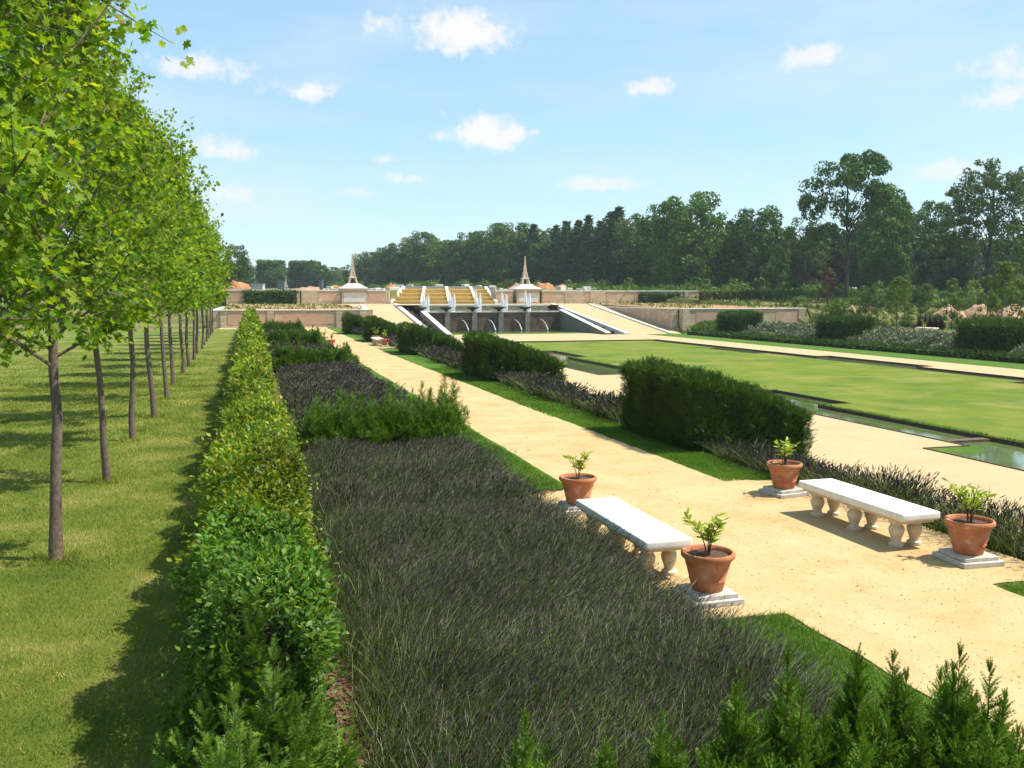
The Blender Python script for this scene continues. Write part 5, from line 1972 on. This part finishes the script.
# young planted trees on the right bank
sap = [oak(601, 5, 1.15, 22, 60, .2, 'sapling_leaf', .3, 1, .3, .05), oak(602, 5, .9, 18, 60, .2, 'sapling_leaf', .28, 1, .32, .05), oak(603, 5, 1.3, 24, 60, .22, 'copper_leaf', .2, 1, .3, .06)]
for i, (p, d, t_, v, lab) in enumerate([(898, 96, 277, 0, 'slender young tree left of the tall pale tree'), (953, 92, 279, 1, 'young leafy tree in front of the trunk of the pale tree'), (1004, 78, 262, 0, 'staked young tree near the right edge'),
                                        (1019, 84, 275, 1, 'young tree at the very right edge'), (988, 98, 276, 1, 'young tree between the pale tree and the staked one'), (926, 110, 284, 0, 'small young tree above the dark pointed shrubs'),
                                        (872, 118, 286, 1, 'small young tree right of the big rounded bush'), (905, 112, 280, 1, 'small leafy tree in the nursery rows'), (828, 130, 268, 2, 'small reddish tree among the wild bushes'),
                                        (1011, 150, 262, 2, 'reddish brown tree by the right edge')]):
    x, y = far(p, d)
    z0 = gz(x, y)
    s = (CAMH + (297 - t_) * d / FPX - z0) / 5
    r = empty('young_tree', (x, y, z0), random.random() * 6)
    r.scale = (s * .85, s * .85, s)
    link('trunk', sap[v][0], r)
    link('crown', sap[v][1], r)
    tag(r, lab, 'tree')
x, y = far(1004, 78)
z0 = gz(x, y)
st = empty('tree_stakes', (x, y, z0))
for dx, dy in ((-.5, -.4), (.5, -.4), (0, .6)):
    b = MB()
    b.tube([(dx, dy, -.2), (dx, dy, 1.9)], [.05, .045], 6)
    b.build('stake', 'stake_wood', st)
b = MB()
b.tube([(-.5, -.4, 1.7), (.5, -.4, 1.7), (0, .6, 1.7), (-.5, -.4, 1.7)], [.03] * 4, 5)
b.build('rail', 'stake_wood', st)
tag(st, 'wooden tree stakes with a rail round the young tree at the right', 'stakes')
# nursery rows of low plants on the right
rng = np.random.default_rng(77)
nb_ = [bush(701, .45, .9, 'cover_leaf', 4, 40, .16), bush(702, .5, .7, 'sapling_leaf', 4, 40, .16)]
for row, (d0, pa, pb, n_) in enumerate(((96, 838, 1030, 26), (106, 800, 1030, 26), (118, 790, 1030, 26), (130, 780, 1030, 22))):
    for i in range(n_):
        p = pa + (pb - pa) * (i + rng.random() * .8) / n_
        x, y = far(p, d0 + rng.normal() * 1.5)
        o = link('nursery_plant', nb_[(i + row) % 2], None, (x, y, gz(x, y)))
        s = rng.uniform(.8, 1.6)
        o.scale = (s, s, s * rng.uniform(.9, 1.6))
        tag(o, 'small yellow-green plant in the nursery rows on the right bank', 'plant', 'plants of the nursery rows')
weeds('weeds', 72, 140, 60, 150, 16000, .5, lambda x, y: ground(x, y) + .05, 'cover_leaf', 63, .9)
weeds('weeds', 60, 190, 150, 230, 22000, .8, lambda x, y: ground(x, y) + .1, 'bush_leaf', 64, .9)


# ------------------------------------------------------------------ heaps, rubble and site clutter on the upper terrace
def heap(pa, pb, depth, y_top, mat, label, seed, dd=None):
    x0, y0_ = far((pa + pb) / 2, depth)
    w = (pb - pa) * depth / FPX / 2
    zt = CAMH + (297 - y_top) * depth / FPX
    g0 = gz(x0, y0_) - .3
    h = zt - g0
    n, mth = 40, 14
    def lift(u_, v_, q):
        return max(0.0, 1 - min(1, q) ** 2) ** .6 * (.30 + .85 * float(vnoise(u_ * 2.6 + 5 + seed, v_ * 2.6, seed + 2)) + .35 * float(vnoise(u_ * 7 + seed, v_ * 7, seed + 7)))
    vs = [(0, 0, lift(0, 0, 0))]
    fs = []
    for i in range(1, mth + 1):
        for j in range(n):
            a = 2 * PI * j / n
            rr = i / mth * (1 + .16 * (vnoise(math.cos(a) * 2 + 9, math.sin(a) * 2, seed) - .5))
            z = lift(rr * math.cos(a), rr * math.sin(a), i / mth)
            vs.append((w * rr * math.cos(a), (dd or w * .8) * rr * math.sin(a), z))
    for j in range(n):
        fs.append((0, 1 + j, 1 + (j + 1) % n))
    for i in range(1, mth):
        for j in range(n):
            a, c = 1 + (i - 1) * n + j, 1 + (i - 1) * n + (j + 1) % n
            fs.append((a, a + n, c + n, c))
    mz = max(v[2] for v in vs)
    vs = [(x_, y_, z_ / mz * h) for x_, y_, z_ in vs]
    b = MB()
    b.v, b.f = vs, fs
    o = b.build('earth_heap', mat, None, (x0, y0_, g0), smooth=True)
    tag(o, label, 'earth heap')


heap(226, 252, 170, 280, 'raw_earth', 'big orange earth heap at the left behind the maple leaves', 1)
heap(200, 230, 178, 281, 'raw_earth', 'orange earth heap partly behind the end of the avenue', 2)
heap(382, 400, 185, 282.5, 'raw_earth', 'small orange earth heap left of the cascade', 3)
heap(506, 526, 168, 282.5, 'raw_earth', 'orange earth heap left of the right obelisk', 4)
heap(531, 556, 172, 282, 'raw_earth', 'broad orange earth heap right of the right obelisk', 5)
heap(552, 570, 180, 284, 'raw_earth', 'low orange earth heap further right of the right obelisk', 6)
heap(324, 345, 200, 285, 'raw_earth', 'low earth heap left of the left obelisk', 7, 3)
heap(290, 330, 215, 286, 'pale_earth', 'flat pale earth bank above the left upper wall', 8, 4)
heap(833, 858, 122, 301, 'pale_earth', 'pale pinkish earth heap at the foot of the tallest tree', 9)
heap(855, 880, 128, 303.5, 'pale_earth', 'low pale earth heap right of the tallest tree', 10)
heap(930, 968, 112, 304, 'pale_earth', 'pale earth heap left of the airy tree trunk', 11)
heap(960, 1000, 114, 303.5, 'pale_earth', 'reddish earth heap at the airy tree trunk', 12)
heap(990, 1045, 112, 303.5, 'pale_earth', 'long pale earth heap at the right edge', 13)
heap(-20, 60, 150, 305, 'pale_earth', 'long pale earth bank beyond the lawn at the far left', 14, 4)
heap(50, 130, 155, 306, 'pale_earth', 'pale earth bank seen between the avenue trunks', 15, 4)
for i in range(46):
    p = random.choice([random.uniform(318, 345), random.uniform(366, 402), random.uniform(404, 490), random.uniform(490, 515), random.uniform(545, 600)])
    d = random.uniform(164, 172)
    x, y = far(p, d)
    b = MB()
    s = random.uniform(.25, .8)
    b.box(-s, s, -s * .6, s * .6, -.2, s * random.uniform(.6, 1.2))
    me = b.mesh('stone_block', 'white_kerb' if random.random() < .6 else 'coping_stone', bevel=.05, segs=1)
    o = link('stone_block', me, None, (x, y, gz(x, y)))
    o.location.z += .35 if 400 < p < 492 else 0
    o.rotation_euler = (0, 0, random.random() * 3)
    tag(o, 'pale rough stone block left lying along the edge of the upper terrace', 'stone block', 'stone blocks on the upper terrace')


def crate(pa, pb, depth, y_top, mat, name, label, cat):
    x0, y0_ = far(pa, depth)
    x1, y1_ = far(pb, depth)
    w = math.hypot(x1 - x0, y1_ - y0_)
    g0 = gz(x0, y0_)
    zt = CAMH + (297 - y_top) * depth / FPX
    r = empty(name, (x0, y0_, g0), math.atan2(y1_ - y0_, x1 - x0))
    b = MB()
    b.box(0, w, 0, w * .7, -.1, zt - g0)
    b.build('body', mat, r, bevel=.04, segs=1)
    b = MB()
    b.box(-.08, w + .08, -.08, w * .7 + .08, zt - g0 + .002, zt - g0 + .12)
    b.build('lid', mat, r)
    b = MB()
    for i in range(4):
        xx = w * (i + .5) / 4
        b.box(xx - .06, xx + .06, -.05, .02, .05, zt - g0 - .08)
    b.build('rib', mat, r)
    tag(r, label, cat)


crate(251, 263, 176, 284.5, 'concrete', 'site_container', 'pale grey box standing behind the left upper wall', 'container')
crate(278, 285, 190, 281.5, 'grey_metal', 'site_container', 'dark grey box behind the left upper wall, near the small obelisk', 'container')
crate(319.5, 323, 163, 281, 'grey_metal', 'site_cabinet', 'narrow grey cabinet on the upper wall left of the obelisk', 'cabinet')
# small statue on the right bed's wall
b = MB()
b.lathe([(.28, 0), (.28, .25), (.2, .3), (.16, .45), (.28, .62), (.3, .85), (.18, 1.05), (.1, 1.1), (.14, 1.2), (.13, 1.35), (.02, 1.42)], 14)
x, y = x_at(644.5, 112), 112
tag(b.build('stone_vase', 'white_kerb', None, (x, y, gz(x, y)), smooth=True), 'small pale stone vase on the bed above the right brick wall', 'vase')

# ------------------------------------------------------------------ summer haze
b = MB()
b.box(-900.5, 1300.5, -45, 1301, -3, 36)
hz = b.mesh('haze', 'spray')
hz.materials.clear()
m = bpy.data.materials.new('haze_air')
m.use_nodes = True
k = NT(m.node_tree)
o_ = k.n('ShaderNodeOutputMaterial')
v_ = k.n('ShaderNodeVolumePrincipled')
v_.inputs['Color'].default_value = (.82, .90, 1.0, 1)
v_.inputs['Density'].default_value = HAZE
v_.inputs['Anisotropy'].default_value = .2
k.l(v_.outputs[0], o_.inputs['Volume'])
hz.materials.append(m)
tag(link('haze', hz), kind='stuff')
